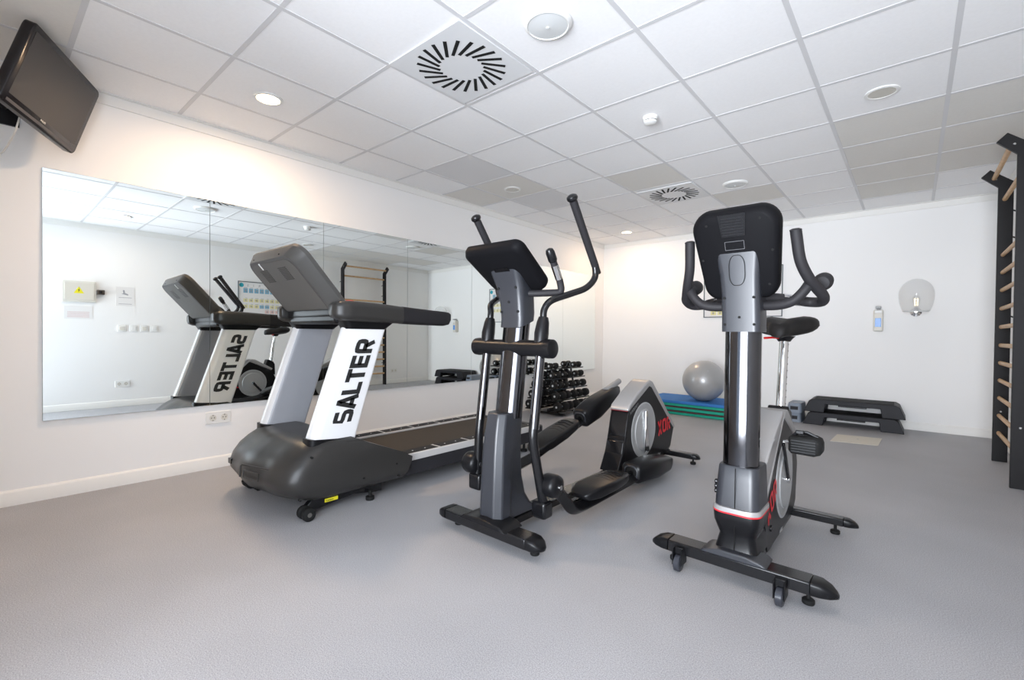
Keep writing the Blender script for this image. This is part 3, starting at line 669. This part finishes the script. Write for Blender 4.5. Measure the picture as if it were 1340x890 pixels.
    for dx, yy, z in ((-.056, .535, 1.075), (.056, .535, 1.075), (-.056, .521, 1.185), (.056, .521, 1.185), (-.090, .476, 1.435), (.080, .476, 1.435), (0, .533, 1.105)): MB().lathe([(.0055, -.004), (.0055, .008)], (xc + dx, yy, z), 'y', 10).build('screw_hole', DARKHOLE, nk)
    pl = MB(); fy = lambda z: .5205 - (z - 1.20) * .195
    ov = [(a * .030, 1.295 + b * .060) for a, b in rrect(2, 2, .75, 6)]; ov.append(ov[0])
    pl.tube([(xc - .004 + a, fy(z) - .0035, z) for a, z in ov], .0012, 6)
    pl.build('oval_cover_seam', DARKHOLE, nk)
    # console
    X = Vector((1, 0, 0)); Y = Vector((0, -.42, .908)).normalized(); N = Vector((0, .908, .42)).normalized()
    O = Vector((xc - .008, .545, 1.368)); w, hh = .345, .375
    o = rrect(w, hh, [.06, .075, .075, .06], 8); o = [(a * (1 - .19 * max(0, .5 - b / hh)), b + .012 * (1 - (2 * a / w) ** 2) * (1 if b > 0 else 0)) for a, b in o]
    cs = MB().levels(o, O, X, Y, N, [(.86, .86, -.052), (.94, .94, -.046), (.985, .985, -.03), (1, 1, -.010), (1, 1, .008), (.97, .97, .016)]).build('console', BLKC, R, smooth=50)
    MB().levels(rrect(w * .8, hh * .6, .015, 4), O + Y * .03, X, Y, N, [(1, 1, .012), (1, 1, .018)]).build('display', BLK2, cs)
    v = MB().levels([(-.052, .045), (-.044, -.045), (.044, -.045), (.052, .045)], O + Y * .135, X, Y, N, [(1, 1, -.0575), (1, 1, -.050)])
    gr = v.build('vent_panel', BLK2, cs)
    g = MB()
    for k in range(7): g.levels(rrect(.082, .004, .001, 1), O + Y * (.165 - k * .011), X, Y, N, [(1, 1, -.060), (1, 1, -.057)])
    g.build('vent_slat', mat('vent_slat_black', (.012, .012, .014), .5, spec=.15), gr)
    fr = MB(); q = [(-.036, -.017), (.036, -.017), (.036, .017), (-.036, .017), (-.036, -.017)]
    for a, b in zip(q[:-1], q[1:]): fr.tube([O + X * a[0] + Y * (a[1] + .052) - N * .0525, O + X * b[0] + Y * (b[1] + .052) - N * .0525], .0008, 5)
    fr.build('label_outline', mat('dim_grey_outline', (.14, .14, .15), .6), cs)
    for a, b in ((-.10, .145), (.10, .15), (.135, .02), (.115, -.12), (-.13, .0)): MB().lathe([(.005, 0), (.005, .006)], O + X * a + Y * b - N * .053, N, 10).build('screw_hole', DARKHOLE, cs)
    # handlebars
    for s in (1, -1):
        a = MB().tube(crv([(xc + s * .05, .62, 1.155), (xc + s * .13, .605, 1.155), (xc + s * .18, .60, 1.170), (xc + s * .215, .60, 1.205), (xc + s * .235, .61, 1.24)], 5), .0195, 16).build('handlebar', FOAM, R)
        horn = crv([(xc + s * .200, .510, 1.435), (xc + s * .203, .520, 1.40), (xc + s * .212, .545, 1.32), (xc + s * .235, .585, 1.255), (xc + s * .258, .635, 1.215), (xc + s * .272, .675, 1.190), (xc + s * .262, .725, 1.172), (xc + s * .22, .745, 1.172), (xc + s * .17, .72, 1.180), (xc + s * .10, .68, 1.19), (xc + s * .04, .64, 1.19)], 6)
        MB().tube(horn, .0205, 16).build('horn_grip', FOAM, R)
        MB().lathe([(.012, -.004), (.0205, 0), (.0205, .004)], Vector(horn[0]) + Vector((0, -.004, .014)) - Vector((0, .0, .014)), (0, .28, -.96), 16).build('grip_end', FOAM, R)
        b = MB().tube([(xc + s * .185, .732, 1.178), (xc + s * .125, .697, 1.187)], .0222, 16).build('pulse_sensor', CHR, R)
        pd = MB().lathe([(.01, -.045), (.026, -.042), (.034, -.03), (.036, 0), (.034, .03), (.026, .042), (.01, .045)], (xc + s * .262, .745, 1.255), (0, 1, .25), 22).build('elbow_pad', FOAM, R)
        MB().cyl((xc + s * .268, .70, 1.185), (xc + s * .264, .735, 1.24), .012, 12).build('pad_post', BLK, pd)
    # pedals, cranks and side discs
    for s in (1, -1):
        d = wheel_cover(R, xc, hw, 1.085, .325, .178, s)
        if s > 0: e = Vector((0, .94, .535))
        else: e = Vector((0, 1.24, .15))
        x = xc + s * (hw + .018); c = Vector((x, 1.085, .325)); e.x = x
        MB().cyl((xc + s * hw, 1.085, .325), (x + s * .006, 1.085, .325), .02, 18).build('crank_axle', CHR, d)
        MB().tube([c, c + (e - c) * .5, e], [.017, .014, .014], 10, ry=.007, up=(0, .7, .7)).build('crank_arm', BLK2, d)
        MB().cyl(e, e + Vector((s * .045, 0, 0)), .008, 12).build('pedal_spindle', CHR, d)
        rings = []
        for t, a_, b_ in ((.0, .042, .030), (.012, .054, .040), (.100, .056, .042), (.122, .048, .034), (.130, .03, .022)):
            rings.append([e + Vector((s * (.028 + t), q, w)) for q, w in rrect(2 * a_, 2 * b_, .015, 4)])
        pdl = MB().loft(rings).build('pedal', BLKR, R, smooth=50)
        rb = MB()
        for k in range(5): rb.bb(e.x + s * .042, e.x + s * .135, e.y - .0585, e.y - .052, e.z - .028 + k * .012, e.z - .022 + k * .012)
        rb.build('pedal_rib', BLK, pdl)
        MB().tube([e + Vector((s * .045, -.02, .036)), e + Vector((s * .06, -.01, .056)), e + Vector((s * .095, .0, .054)), e + Vector((s * .135, .0, .036))], .010, 8, ry=.005).build('pedal_strap', BLK, pdl)
        MB().box(e + Vector((s * .07, -.02, .058)), (.034, .022, .018)).build('strap_buckle', BLK2, pdl, bevel=.004)
    # seat post, boot and saddle
    MB().prism([(1.25, .50), (1.41, .42), (1.405, .58), (1.385, .62), (1.31, .655), (1.295, .65)], 'x', xc - .05, xc + .05).build('post_boot', BLK, R, bevel=.012)
    MB().tube([(xc, 1.355, .58), (xc, 1.425, 1.025)], .0235, 20).build('seat_post', CHR, R)
    nt = MB()
    for k in range(10): nt.lathe([(.0035, -.0045), (.0035, .0005)], (xc + .0235, 1.365 + k * .006, .66 + k * .036), 'x', 8)
    nt.build('height_hole', DARKHOLE, R)
    def sad(t, k):   # plan half width of the saddle along its length
        return k
    rings = []
    for y, w, zc, th in ((1.275, .022, 1.045, .024), (1.285, .040, 1.055, .036), (1.33, .056, 1.066, .046), (1.38, .090, 1.075, .052), (1.43, .142, 1.080, .056), (1.49, .158, 1.085, .058), (1.54, .158, 1.090, .056), (1.58, .145, 1.09, .048), (1.60, .11, 1.088, .03)):
        rr = []
        for i in range(24):
            a = 2 * PI * i / 24; cx_, sz = math.cos(a), math.sin(a); px = w * math.copysign(abs(cx_) ** (.8 if w < .1 else .5), cx_); pz = th * math.copysign(abs(sz) ** .6, sz)
            if sz > 0: pz -= .014 * math.exp(-(px / .022) ** 2) * (1 if y > 1.3 else 0)
            if sz < 0: pz += .022 * (abs(px) / .15)
            rr.append((xc - .006 + px, y, zc + pz))
        rings.append(rr)
    sd = MB().loft(rings).build('saddle', mat('black_saddle_vinyl', (.012, .011, .011), .5, spec=.25, bump=.3, bscale=300), R, smooth=60)
    MB().lathe([(.03, 0), (.04, .015), (.055, .03)], (xc, 1.43, 1.0), 'z', 20).build('saddle_mount', BLK2, R)
    lv = MB().tube([(xc, 1.41, 1.02), (xc - .05, 1.38, 1.022), (xc - .085, 1.35, 1.018)], .006, 8).build('red_seat_lever', REDP, R); lv['label'] = 'red seat lever'
    # bottle cage knob on the left side of the column cover
    k = MB()
    for z in (.395, .375, .355): k.lathe([(.009, 0), (.011, .004), (.011, .012), (.005, .015)], (xc - .085, .575, z), (-1, 0, 0), 10)
    k.build('adjuster_knob', BLK2, R)
    x = xc + hw + .0005
    t = MB(); u = Vector((0, .86, .50)).normalized(); v = Vector((0, -.50, .86)).normalized()
    stroke_text(t, 'XOR', (x, .745, .190), u, v, .10, .058, .016, .18, .002); t.build('red_lettering', RED, R)
    t = MB(); stroke_text(t, 'XOR', (xc - hw - .0005, .90, .27), Vector((0, -.86, -.50)), Vector((0, -.50, .86)), .085, .052, .014, .18, .002); t.build('red_lettering', RED, R)
    t = MB(); text(t, 'salter', .03, (x, .98, .085), (0, 1, 0), (0, 0, 1), bold=.001, lift=.002); t.build('small_lettering', LGREY, R)
    MB().lathe([(.014, 0), (.014, .006), (.008, .008)], (x, .80, .165), 'x', 14).build('power_socket', BLK2, R)
bike()

# ------------------------------------------------------------------ wall bars on the right
def wall_bars():
    R = empty('wall_bars', (4.5, 3.62, 0), 'tall black wall bars with pale wooden rungs, at the right edge', 'wall bars')
    for y0 in (3.13, 4.075):
        P = [(4.455, 0), (4.545, 0), (4.545, 2.335), (4.405, 2.455), (4.352, 2.402), (4.455, 2.30)]
        pz = MB().prism(P, 'y', y0, y0 + .03).build('side_post', mat('black_painted_board', (.012, .011, .012), .5, spec=.25), R, bevel=.002)
        h = MB()
        for z in (.42, 2.37): h.lathe([(.008, 0), (.006, .002), (0, .0022)], (4.50 if z < 1 else 4.44, y0, z), (0, -1, 0), 12)
        h.build('bolt_head', CHR, pz)
        for z in (2.08, 1.86, 1.2, .45):
            MB().tube(crv([(4.543, y0 + .02, z + .02), (4.575, y0 + .02, z + .005), (4.60, y0 + .02, z), (4.6195, y0 + .02, z)], 3), .006, 8).build('wall_bracket', BLK2, R)
    zs = [1.731, 1.584, 1.437, 1.283, 1.130, .976, .829, .682, .534, .387, .240]
    for z in zs: MB().tube([(4.49, 3.161, z), (4.49, 4.074, z)], .0165, 16, ry=.013).build('rung', WOOD, R)
    MB().tube([(4.43, 3.161, 2.378), (4.43, 4.074, 2.378)], .0165, 16).build('rung', WOOD, R)
    MB().tube([(4.495, 3.161, 2.195), (4.495, 4.074, 2.195)], .0165, 16).build('rung', WOOD, R)
wall_bars()

# ------------------------------------------------------------------ far wall: lamp, dispenser, poster
def globe_lamp():
    cx, cz, cy, r = 3.955, 1.505, 5.16, .152
    R = empty('wall_lamp', (cx, D, cz), 'clear glass globe wall lamp with a flat open bottom', 'wall lamp')
    pr_ = [(r * (1 - .24 * (k / 8) ** 2.1), -.185 * k / 8) for k in range(8, 0, -1)] + [(r * math.cos(math.radians(6 * k)), .172 * math.sin(math.radians(6 * k))) for k in range(16)]
    inn = [(q * .975, h * .975 if h > -.17 else h) for q, h in pr_]
    n = 40; mb = MB()
    A = [[(cx + q * math.cos(2 * PI * i / n), cy + q * math.sin(2 * PI * i / n), cz + h) for i in range(n)] for q, h in [(max(a, .001), b) for a, b in pr_] + [(max(a, .001), b) for a, b in reversed(inn)]]
    mb.loft(A, closed=True).build('glass_globe', GLASS, R, smooth=60)
    zb = cz - .183
    MB().lathe([(.05, -.006), (.055, -.002), (.05, .006), (.03, .022), (.026, .04)], (cx, cy, zb), 'z', 28).build('lamp_holder', CHR, R)
    MB().lathe([(.108, -.004), (.108, .002), (.05, .003)], (cx, cy, zb), 'z', 32).build('bottom_plate', mat('frosted_plate', (.6, .62, .62), .3), R)
    MB().lathe([(.013, 0), (.015, .03), (.03, .07), (.034, .095), (.028, .12), (.012, .135), (0, .138)], (cx, cy, zb + .035), 'z', 24).build('bulb', GLASS, R)
    f = MB()
    for k in range(6):
        a = PI * k / 3; f.tube([(cx + .012 * math.cos(a), cy + .012 * math.sin(a), zb + .06), (cx + .018 * math.cos(a), cy + .018 * math.sin(a), zb + .14)], .0015, 5)
    f.build('filament', FIL, R)
    MB().lathe([(.05, 0), (.05, -.012), (.018, -.018), (.014, -.19)], (cx, D - .001, zb + .0), 'y', 24).build('wall_mount', CHR, R)
globe_lamp()
R = empty('soap_dispenser', (3.627, D, 1.22), 'small white wall dispenser with a blue window', 'soap dispenser')
MB().bb(3.583, 3.672, D - .09, D - .001, 1.105, 1.35).build('dispenser_body', PANELW, R, bevel=.012, seg=3)
MB().bb(3.595, 3.66, D - .098, D - .085, 1.31, 1.345).build('dispenser_cap', PLW, R, bevel=.005)
MB().bb(3.60, 3.655, D - .0935, D - .088, 1.155, 1.255).build('blue_window', mat('blue_gel', (.12, .32, .75), .25), R, bevel=.002)
MB().bb(3.602, 3.652, D - .11, D - .03, 1.365, 1.392).build('push_lever', LGREY, R, bevel=.004)
MB().bb(3.61, 3.645, D - .03, D - .001, 1.345, 1.37).build('lever_arm', LGREY, R)

PB = mat('poster_blue', (.22, .45, .60), .6); PY = mat('poster_yellow', (.78, .72, .35), .6); PP = mat('poster_pink', (.78, .55, .50), .6); PT = mat('poster_teal', (.02, .36, .45), .5)
PG = mat('print_grey', (.35, .36, .38), .7); FRAME = mat('thin_grey_frame', (.10, .12, .13), .4)
def poster(name, O, X, w, h, label, seed, title):
    """framed exercise chart, O = lower left corner on the wall, X = reading direction, sheet height h"""
    O = Vector(O); X = Vector(X); Y = Vector((0, 0, 1)); N = X.cross(Y); rnd = random.Random(seed)
    R = empty(name, O + X * w / 2 + Y * h / 2, label, 'poster', 'framed exercise charts')
    def q(mb, a, b, c_, d_, t0, t1): mb.levels([(a, b), (c_, b), (c_, d_), (a, d_)], O, X, Y, N, [(1, 1, t0), (1, 1, t1)])
    f = MB(); e = .011
    for a, b, c_, d_ in ((0, 0, w, e), (0, h - e, w, h), (0, e, e, h - e), (w - e, e, w, h - e)): q(f, a, b, c_, d_, .0005, .014)
    f.build('frame', FRAME, R)
    s = MB(); q(s, e, e, w - e, h - e, .0005, .006); sh = s.build('sheet', PAPER, R)
    p = MB(); gx0, gw = .09 * w, .83 * w; n = 9; cw = gw / n
    rows = [(.70, .12, [0] * 9), (.555, .0, None), (.46, .085, [1] * 9), (.30, .085, [3, 3, 3, 3, 0, 0, 1, 1, 1]), (.17, .085, [2, 2, 2, 2, 2, 5, 5, 5, 5]), (.05, .08, [1, 1, 1, 3, 1, 5, 5, 5, 5])]
    for yy, hh, cl in rows:
        if cl is None: continue
        for k in range(n):
            if cl[k] == 5: continue
            m_ = {0: 0, 1: 1, 2: 2, 3: 1}[cl[k]]; x0 = gx0 + k * cw
            p.m(m_); q(p, x0 + .1 * cw, yy * h, x0 + .9 * cw, (yy + hh) * h, .006, .0066)
            p.m(3); q(p, x0 + .15 * cw, (yy + hh + .012) * h, x0 + (.5 + rnd.random() * .35) * cw, (yy + hh + .022) * h, .006, .0067)
            q(p, x0 + .38 * cw, (yy + hh * .2) * h, x0 + .52 * cw, (yy + hh * .85) * h, .006, .0069)
            q(p, x0 + .3 * cw, (yy + hh * .45) * h, x0 + .72 * cw, (yy + hh * .58) * h, .006, .0069)
    p.m(4); p.lathe([(.036 * h / .65, 0), (.036 * h / .65, .001)], O + X * (w - .055) + Y * (h - .065) + N * .006, N, 24)
    p.m(3); text(p, title, .058, O + X * (w * .62) + Y * (h - .085), X, Y, bold=.0005, spacing=1.9, lift=.0068)
    p.build('print', [PB, PY, PP, PG, PT], sh)
poster('exercise_poster', (1.642, D, 1.293), (1, 0, 0), 1.0, .68, 'framed exercise chart on the far wall, behind the bike handlebars', 3, '')
poster('exercise_poster', (W, 2.26, 1.29), (0, -1, 0), .93, .64, 'framed exercise chart reflected in the mirror, behind the treadmill console', 5, 'R I S')

# ------------------------------------------------------------------ right wall: small fittings (seen in the mirror)
def rw_box(name, y0, y1, z0, z1, d, m, parent=None, bevel=.003): return MB().bb(W - d, W - .0005, y0, y1, z0, z1).build(name, m, parent, bevel=bevel)
R = empty('electrical_panel', (W, -.615, 1.6), 'off-white electrical panel with a yellow warning triangle', 'electrical panel')
rw_box('panel_box', -.785, -.448, 1.46, 1.74, .03, PANELW, R)
MB().bb(W - .036, W - .029, -.765, -.468, 1.485, 1.715).build('panel_door', mat('panel_door_cream', (.66, .63, .56), .45), R, bevel=.002)
wt = MB().prism([(-.675, 1.575), (-.572, 1.575), (-.6235, 1.665)], 'x', W - .0375, W - .036).build('warning_triangle', YEL, R)
MB().prism([(-.618, 1.645), (-.634, 1.613), (-.624, 1.613), (-.632, 1.585), (-.612, 1.620), (-.622, 1.620)], 'x', W - .0382, W - .0375).build('lightning_bolt', INK, wt)
R = empty('wall_timer', (W, -.40, 1.6), 'small dark box on the wall beside the electrical panel', 'timer switch')
rw_box('timer_body', -.444, -.36, 1.572, 1.635, .05, mat('dark_brown_plastic', (.06, .045, .035), .35), R, .006)
MB().bb(W - .052, W - .049, -.42, -.385, 1.585, 1.622).build('timer_window', BLK2, R)
def notice(y0, y1, z0, z1, label, lines, pic=False):
    R = tag(MB().bb(W - .003, W - .0005, y0, y1, z0, z1).build('paper_notice', PAPER), label, 'notice', 'paper notices on the right wall')
    t = MB(); n = 7
    for k in range(lines):
        z = z0 + .025 + k * (z1 - z0 - .09) / max(1, lines); t.bb(W - .0036, W - .003, y0 + .03, y1 - .03, z, z + .006)
    if pic:
        t.prism([(y0 + .06, z1 - .10), (y1 - .07, z1 - .12), (y1 - .07, z1 - .10), (y0 + .10, z1 - .085), (y0 + .095, z1 - .045), (y0 + .075, z1 - .045), (y0 + .08, z1 - .09)], 'x', W - .0036, W - .003)
    t.build('printing', PG if pic else mat('print_red', (.62, .40, .40), .7), R)
notice(-.765, -.485, 1.23, 1.405, 'landscape paper notice with reddish lines below the electrical panel', 4)
notice(-.235, -.03, 1.43, 1.70, 'portrait paper notice with a small black drawing', 2, True)
swl = ['leftmost of four white wall switches in a row, seen in the mirror', 'second from left of four white wall switches, seen in the mirror', 'third from left of four white wall switches, seen in the mirror', 'rightmost of four white wall switches in a row, seen in the mirror']
for k, (a, b) in enumerate(((-.221, -.121), (-.085, .005), (.037, .127), (.154, .244))):
    R = empty('light_switch', (W, (a + b) / 2, 1.11), swl[k], 'light switch', 'white switches in a row')
    rw_box('switch_plate', a, b, 1.065, 1.155, .010, PLW, R); MB().bb(W - .015, W - .009, a + .02, b - .02, 1.085, 1.135).build('rocker', PANELW if k in (0, 2) else PLW, R, bevel=.002)
def socket_pair(O, X, N, label, w=.165, h=.085):
    O, X, N = Vector(O), Vector(X), Vector(N); Z = Vector((0, 0, 1)); R = empty('power_socket', O, label, 'power socket', 'double wall sockets')
    MB().levels(rrect(w, h, .006, 3), O, X, Z, N, [(1, 1, .0005), (1, 1, .008), (.98, .97, .010)]).build('socket_plate', PLW, R)
    for s in (-1, 1):
        c_ = O + X * (s * w * .23)
        g = MB().lathe([(.023, .0095), (.023, .0125), (.020, .0125), (.019, .0105), (0, .0104)], c_, N, 24).build('socket_insert', PANELW, R)
        hh = MB()
        for dx in (-.0095, .0095): hh.lathe([(.0034, .0095), (.0034, .0115)], c_ + X * dx, N, 10)
        for dz in (-.0195, .0195): hh.levels(rrect(.006, .005, .001, 1), c_ + Z * dz, X, Z, N, [(1, 1, .010), (1, 1, .0132)])
        hh.build('pin_hole', DARKHOLE, g)
socket_pair((0, -.345, .377), (0, 1, 0), (1, 0, 0), 'white double socket on the left wall just below the mirror')
socket_pair((W, -.165, .32), (0, -1, 0), (-1, 0, 0), 'white double socket low on the right wall, reflected at left in the mirror')
socket_pair((W, 4.40, .27), (0, -1, 0), (-1, 0, 0), 'white double socket low on the right wall, beyond the wall bars')
R = empty('fire_call_point', (W, .79, 1.67), 'small red fire call point on the right wall, seen in the mirror', 'fire alarm')
rw_box('call_point_body', .75, .84, 1.62, 1.72, .035, REDP, R, .006); MB().bb(W - .038, W - .034, .77, .82, 1.64, 1.68).build('glass_window', PLW, R)
# small stop on the back wall behind the treadmill sockets
# ------------------------------------------------------------------ floor hatch
R = empty('floor_hatch', (3.52, 4.22, 0), 'flat beige floor hatch set in the grey floor before the steps', 'floor hatch')
MB().add([(3.33, 4.0, .0005), (3.70, 4.07, .0005), (3.715, 4.50, .0005), (3.345, 4.43, .0005), (3.33, 4.0, .004), (3.70, 4.07, .004), (3.715, 4.50, .004), (3.345, 4.43, .004)],
         [(0, 1, 2, 3), (4, 5, 6, 7), (0, 1, 5, 4), (1, 2, 6, 5), (2, 3, 7, 6), (3, 0, 4, 7)]).build('hatch_plate', mat('beige_plate', (.62, .58, .50), .6), R)
MB().lathe([(.010, .004), (.008, .0055), (0, .0056)], (3.53, 4.28, 0), 'z', 14).build('finger_hole', PG, R)

# ------------------------------------------------------------------ aerobic steps
def aerobic_step(cx, cy, z0, rot, label):
    R = empty('aerobic_step', (cx, cy, z0), label, 'aerobic step', 'stacked black aerobic steps'); L, wd, h = .93, .40, .148
    # body: top deck with flared ends, front opening between the feet
    def outline(z, k):
        return (L / 2 - .045 * z / h)
    P = [(-L / 2, 0), (-L / 2 + .05, h - .02), (-L / 2 + .085, h), (L / 2 - .085, h), (L / 2 - .05, h - .02), (L / 2, 0), (L / 2 - .20, 0), (L / 2 - .215, h - .052), (-L / 2 + .215, h - .052), (-L / 2 + .20, 0)]
    mb = MB()
    for y0, y1 in ((-wd / 2, -wd / 2 + .07), (wd / 2 - .07, wd / 2)): mb.prism([(cx + a, z0 + b) for a, b in P], 'y', cy + y0, cy + y1)
    mb.prism([(cx + a, z0 + b) for a, b in ((-L / 2 + .035, h - .06), (-L / 2 + .052, h - .02), (-L / 2 + .087, h - .001), (L / 2 - .087, h - .001), (L / 2 - .052, h - .02), (L / 2 - .035, h - .06))], 'y', cy - wd / 2 + .06, cy + wd / 2 - .06)
    for s in (-1, 1): mb.prism([(cx + s * a, z0 + b) for a, b in ((L / 2, 0), (L / 2 - .05, h - .02), (L / 2 - .09, h - .02), (L / 2 - .04, 0))], 'y', cy - wd / 2 + .05, cy + wd / 2 - .05)
    mb.build('step_body', STEP, R, bevel=.006)
    MB().bb(cx - L / 2 + .10, cx + L / 2 - .10, cy - wd / 2 + .025, cy + wd / 2 - .025, z0 + h - .002, z0 + h + .003).build('tread_surface', BLKR, R, bevel=.002)
    MB().bb(cx - .13, cx + .13, cy - wd / 2 - .004, cy - wd / 2 + .03, z0 + h - .068, z0 + h - .050).build('hand_hold', BLK2, R, bevel=.003)
    R.rotation_euler.z = rot
    return R
aerobic_step(3.415, 5.12, 0, .02, 'lower of two stacked black aerobic steps against the far wall')
aerobic_step(3.425, 5.12, .152, .02, 'upper of two stacked black aerobic steps against the far wall')
def riser(cx, cy, z0, label):
    R = empty('step_riser', (cx, cy, z0), label, 'step riser', 'blue-grey step risers')
    h = .112
    rr = [[(cx + a * k, cy + b * k, z0 + z) for a, b in rrect(.16, .36, .03, 4)] for z, k in ((0, 1), (.02, .98), (h - .02, .88), (h, .84))]
    MB().loft(rr).build('riser_block', SLATE, R, smooth=50)
    MB().lathe([(.02, -.004), (.02, 0), (.012, .001)], (cx, cy - .08, z0 + h), 'z', 14).build('locating_peg', LGREY, R)
    MB().bb(cx - .04, cx + .04, cy - .179, cy - .165, z0 + .035, z0 + .075).build('grip_slot', STEP, R)
riser(2.855, 5.12, 0, 'lower blue-grey step riser left of the black steps')
riser(2.86, 5.12, .1135, 'upper blue-grey step riser left of the black steps')

# ------------------------------------------------------------------ mats and ball
ml = [(GREENM, 'lowest green exercise mat of the stack, on the floor'), (BROWNM, 'dark exercise mat, second from the bottom of the stack'), (GREENM, 'green exercise mat in the middle of the stack'),
      (BROWNM, 'dark exercise mat directly under the two top mats'), (GREENM, 'green exercise mat just under the blue mat'), (BLUEM, 'blue exercise mat on top of the stack, under the ball')]
z = 0.001
for k, (m_, lb) in enumerate(ml):
    t = .032 if k in (0,) else .020 if m_ is BROWNM else .038 if k == 5 else .034; jx, jy = random.uniform(-.02, .02), random.uniform(-.02, .02)
    o = [(1.78 + a + jx, 4.78 + b + jy) for a, b in rrect(1.22, .68, .03, 4)]
    tag(MB().prism(o, 'z', z, z + t).build('exercise_mat', m_, bevel=.006), lb, 'exercise mat', 'stacked exercise mats'); z += t + .0008
ZM = z
R = empty('exercise_ball', (1.885, 4.66, ZM), 'large silver-grey exercise ball resting on the blue mat', 'exercise ball')
br = .262; bl = []
for i in range(33):
    a = -PI / 2 + PI * i / 32; rr = br * (1 + (.0015 if i % 2 else 0)); bl.append((rr * math.cos(a), rr * math.sin(a)))
MB().lathe([(max(a, .001), b) for a, b in bl], (1.885, 4.66, ZM + br + .0003), (.15, -.1, 1), 56).build('ball_body', BALL, R, smooth=80)
MB().lathe([(.012, 0), (.012, .003), (.006, .004)], Vector((1.885, 4.66, ZM + br)) + Vector((.35, -.6, .45)).normalized() * (br - .001), (.35, -.6, .45), 14).build('valve_plug', LGREY, R)

# ------------------------------------------------------------------ dumbbell rack and dumbbells
rx, ry0, ry1 = .40, 3.12, 3.92
R = empty('dumbbell_rack', (rx, 3.52, 0), 'black tiered dumbbell rack below the right end of the mirror', 'dumbbell rack')
TZ = [.10, .235, .37, .50, .62]
for y in (3.30, 3.74):
    f = MB(); f.tube(fillet([(rx - .152, y, .02), (rx - .018, y, .645), (rx + .018, y, .645), (rx + .152, y, .02)], .012), .013, 8)
    f.build('rack_frame', BLK2, R, smooth=60)
MB().bb(rx - .02, rx + .02, 3.28, 3.76, .03, .07).build('cross_beam', BLK2, R, bevel=.005)
for y in (3.30, 3.74): MB().bb(rx - .24, rx + .24, y - .025, y + .025, 0, .022).build('rack_foot', BLKR, R, bevel=.004)
for k, z in enumerate(TZ):
    off = .235 - z * .27
    for s in (1, -1):
        cr = MB().bb(rx + s * (off - .085), rx + s * (off + .058), 3.14, 3.90, z - .040, z - .0335)
        cr.bb(rx + s * (off + .054), rx + s * (off + .060), 3.14, 3.90, z - .040, z - .026)
        cr.build('cradle_shelf', BLK2, R)
def dumbbell(hr, L):
    R = empty('dumbbell', (0, 0, 0))
    hd = MB().lathe([(.012, -L / 2), (.0145, -L * .25), (.016, 0), (.0145, L * .25), (.012, L / 2)], (0, 0, 0), 'y', 14).build('handle', CHR, R)
    for s in (-1, 1):
        w = MB().lathe([(.014, L / 2 - .065), (hr * .9, L / 2 - .062), (hr, L / 2 - .055), (hr, L / 2 - .010), (hr * .88, L / 2 - .002), (hr * .4, L / 2), (0, L / 2)], (0, 0, 0), (0, s, 0), 12).build('weight_head', BLKR, R, smooth=30)
        MB().lathe([(.014, L / 2), (.012, L / 2 + .002), (0, L / 2 + .002)], (0, 0, 0), (0, s, 0), 12).build('end_badge', LGREY, w)
    return R
sizes = [(.056, .222), (.052, .215), (.046, .205), (.041, .19), (.038, .175)]
tiern = ['bottom', 'second', 'middle', 'fourth', 'top']; coln = ['nearest the camera', 'in the centre', 'farthest from the camera']; siden = {1: 'room side', -1: 'wall side'}
for k, z in enumerate(TZ):
    hr, L = sizes[k]; proto = dumbbell(hr, L); first = True
    for s in (1, -1):
        for j, y in enumerate((3.26, 3.52, 3.79)):
            if k == 4 and j == 1: continue
            o = proto if first else copy_tree(proto); first = False
            off = .235 - z * .27
            o.location = (rx + s * (off + .014), y + random.uniform(-.006, .006), z - .0315 + hr); o.rotation_euler = (0, random.uniform(-1, 1), random.uniform(-.02, .02))
            tag(o, 'black dumbbell on the %s tier of the rack, %s, %s' % (tiern[k], coln[j], siden[s]), 'dumbbell', 'black dumbbells on the rack')
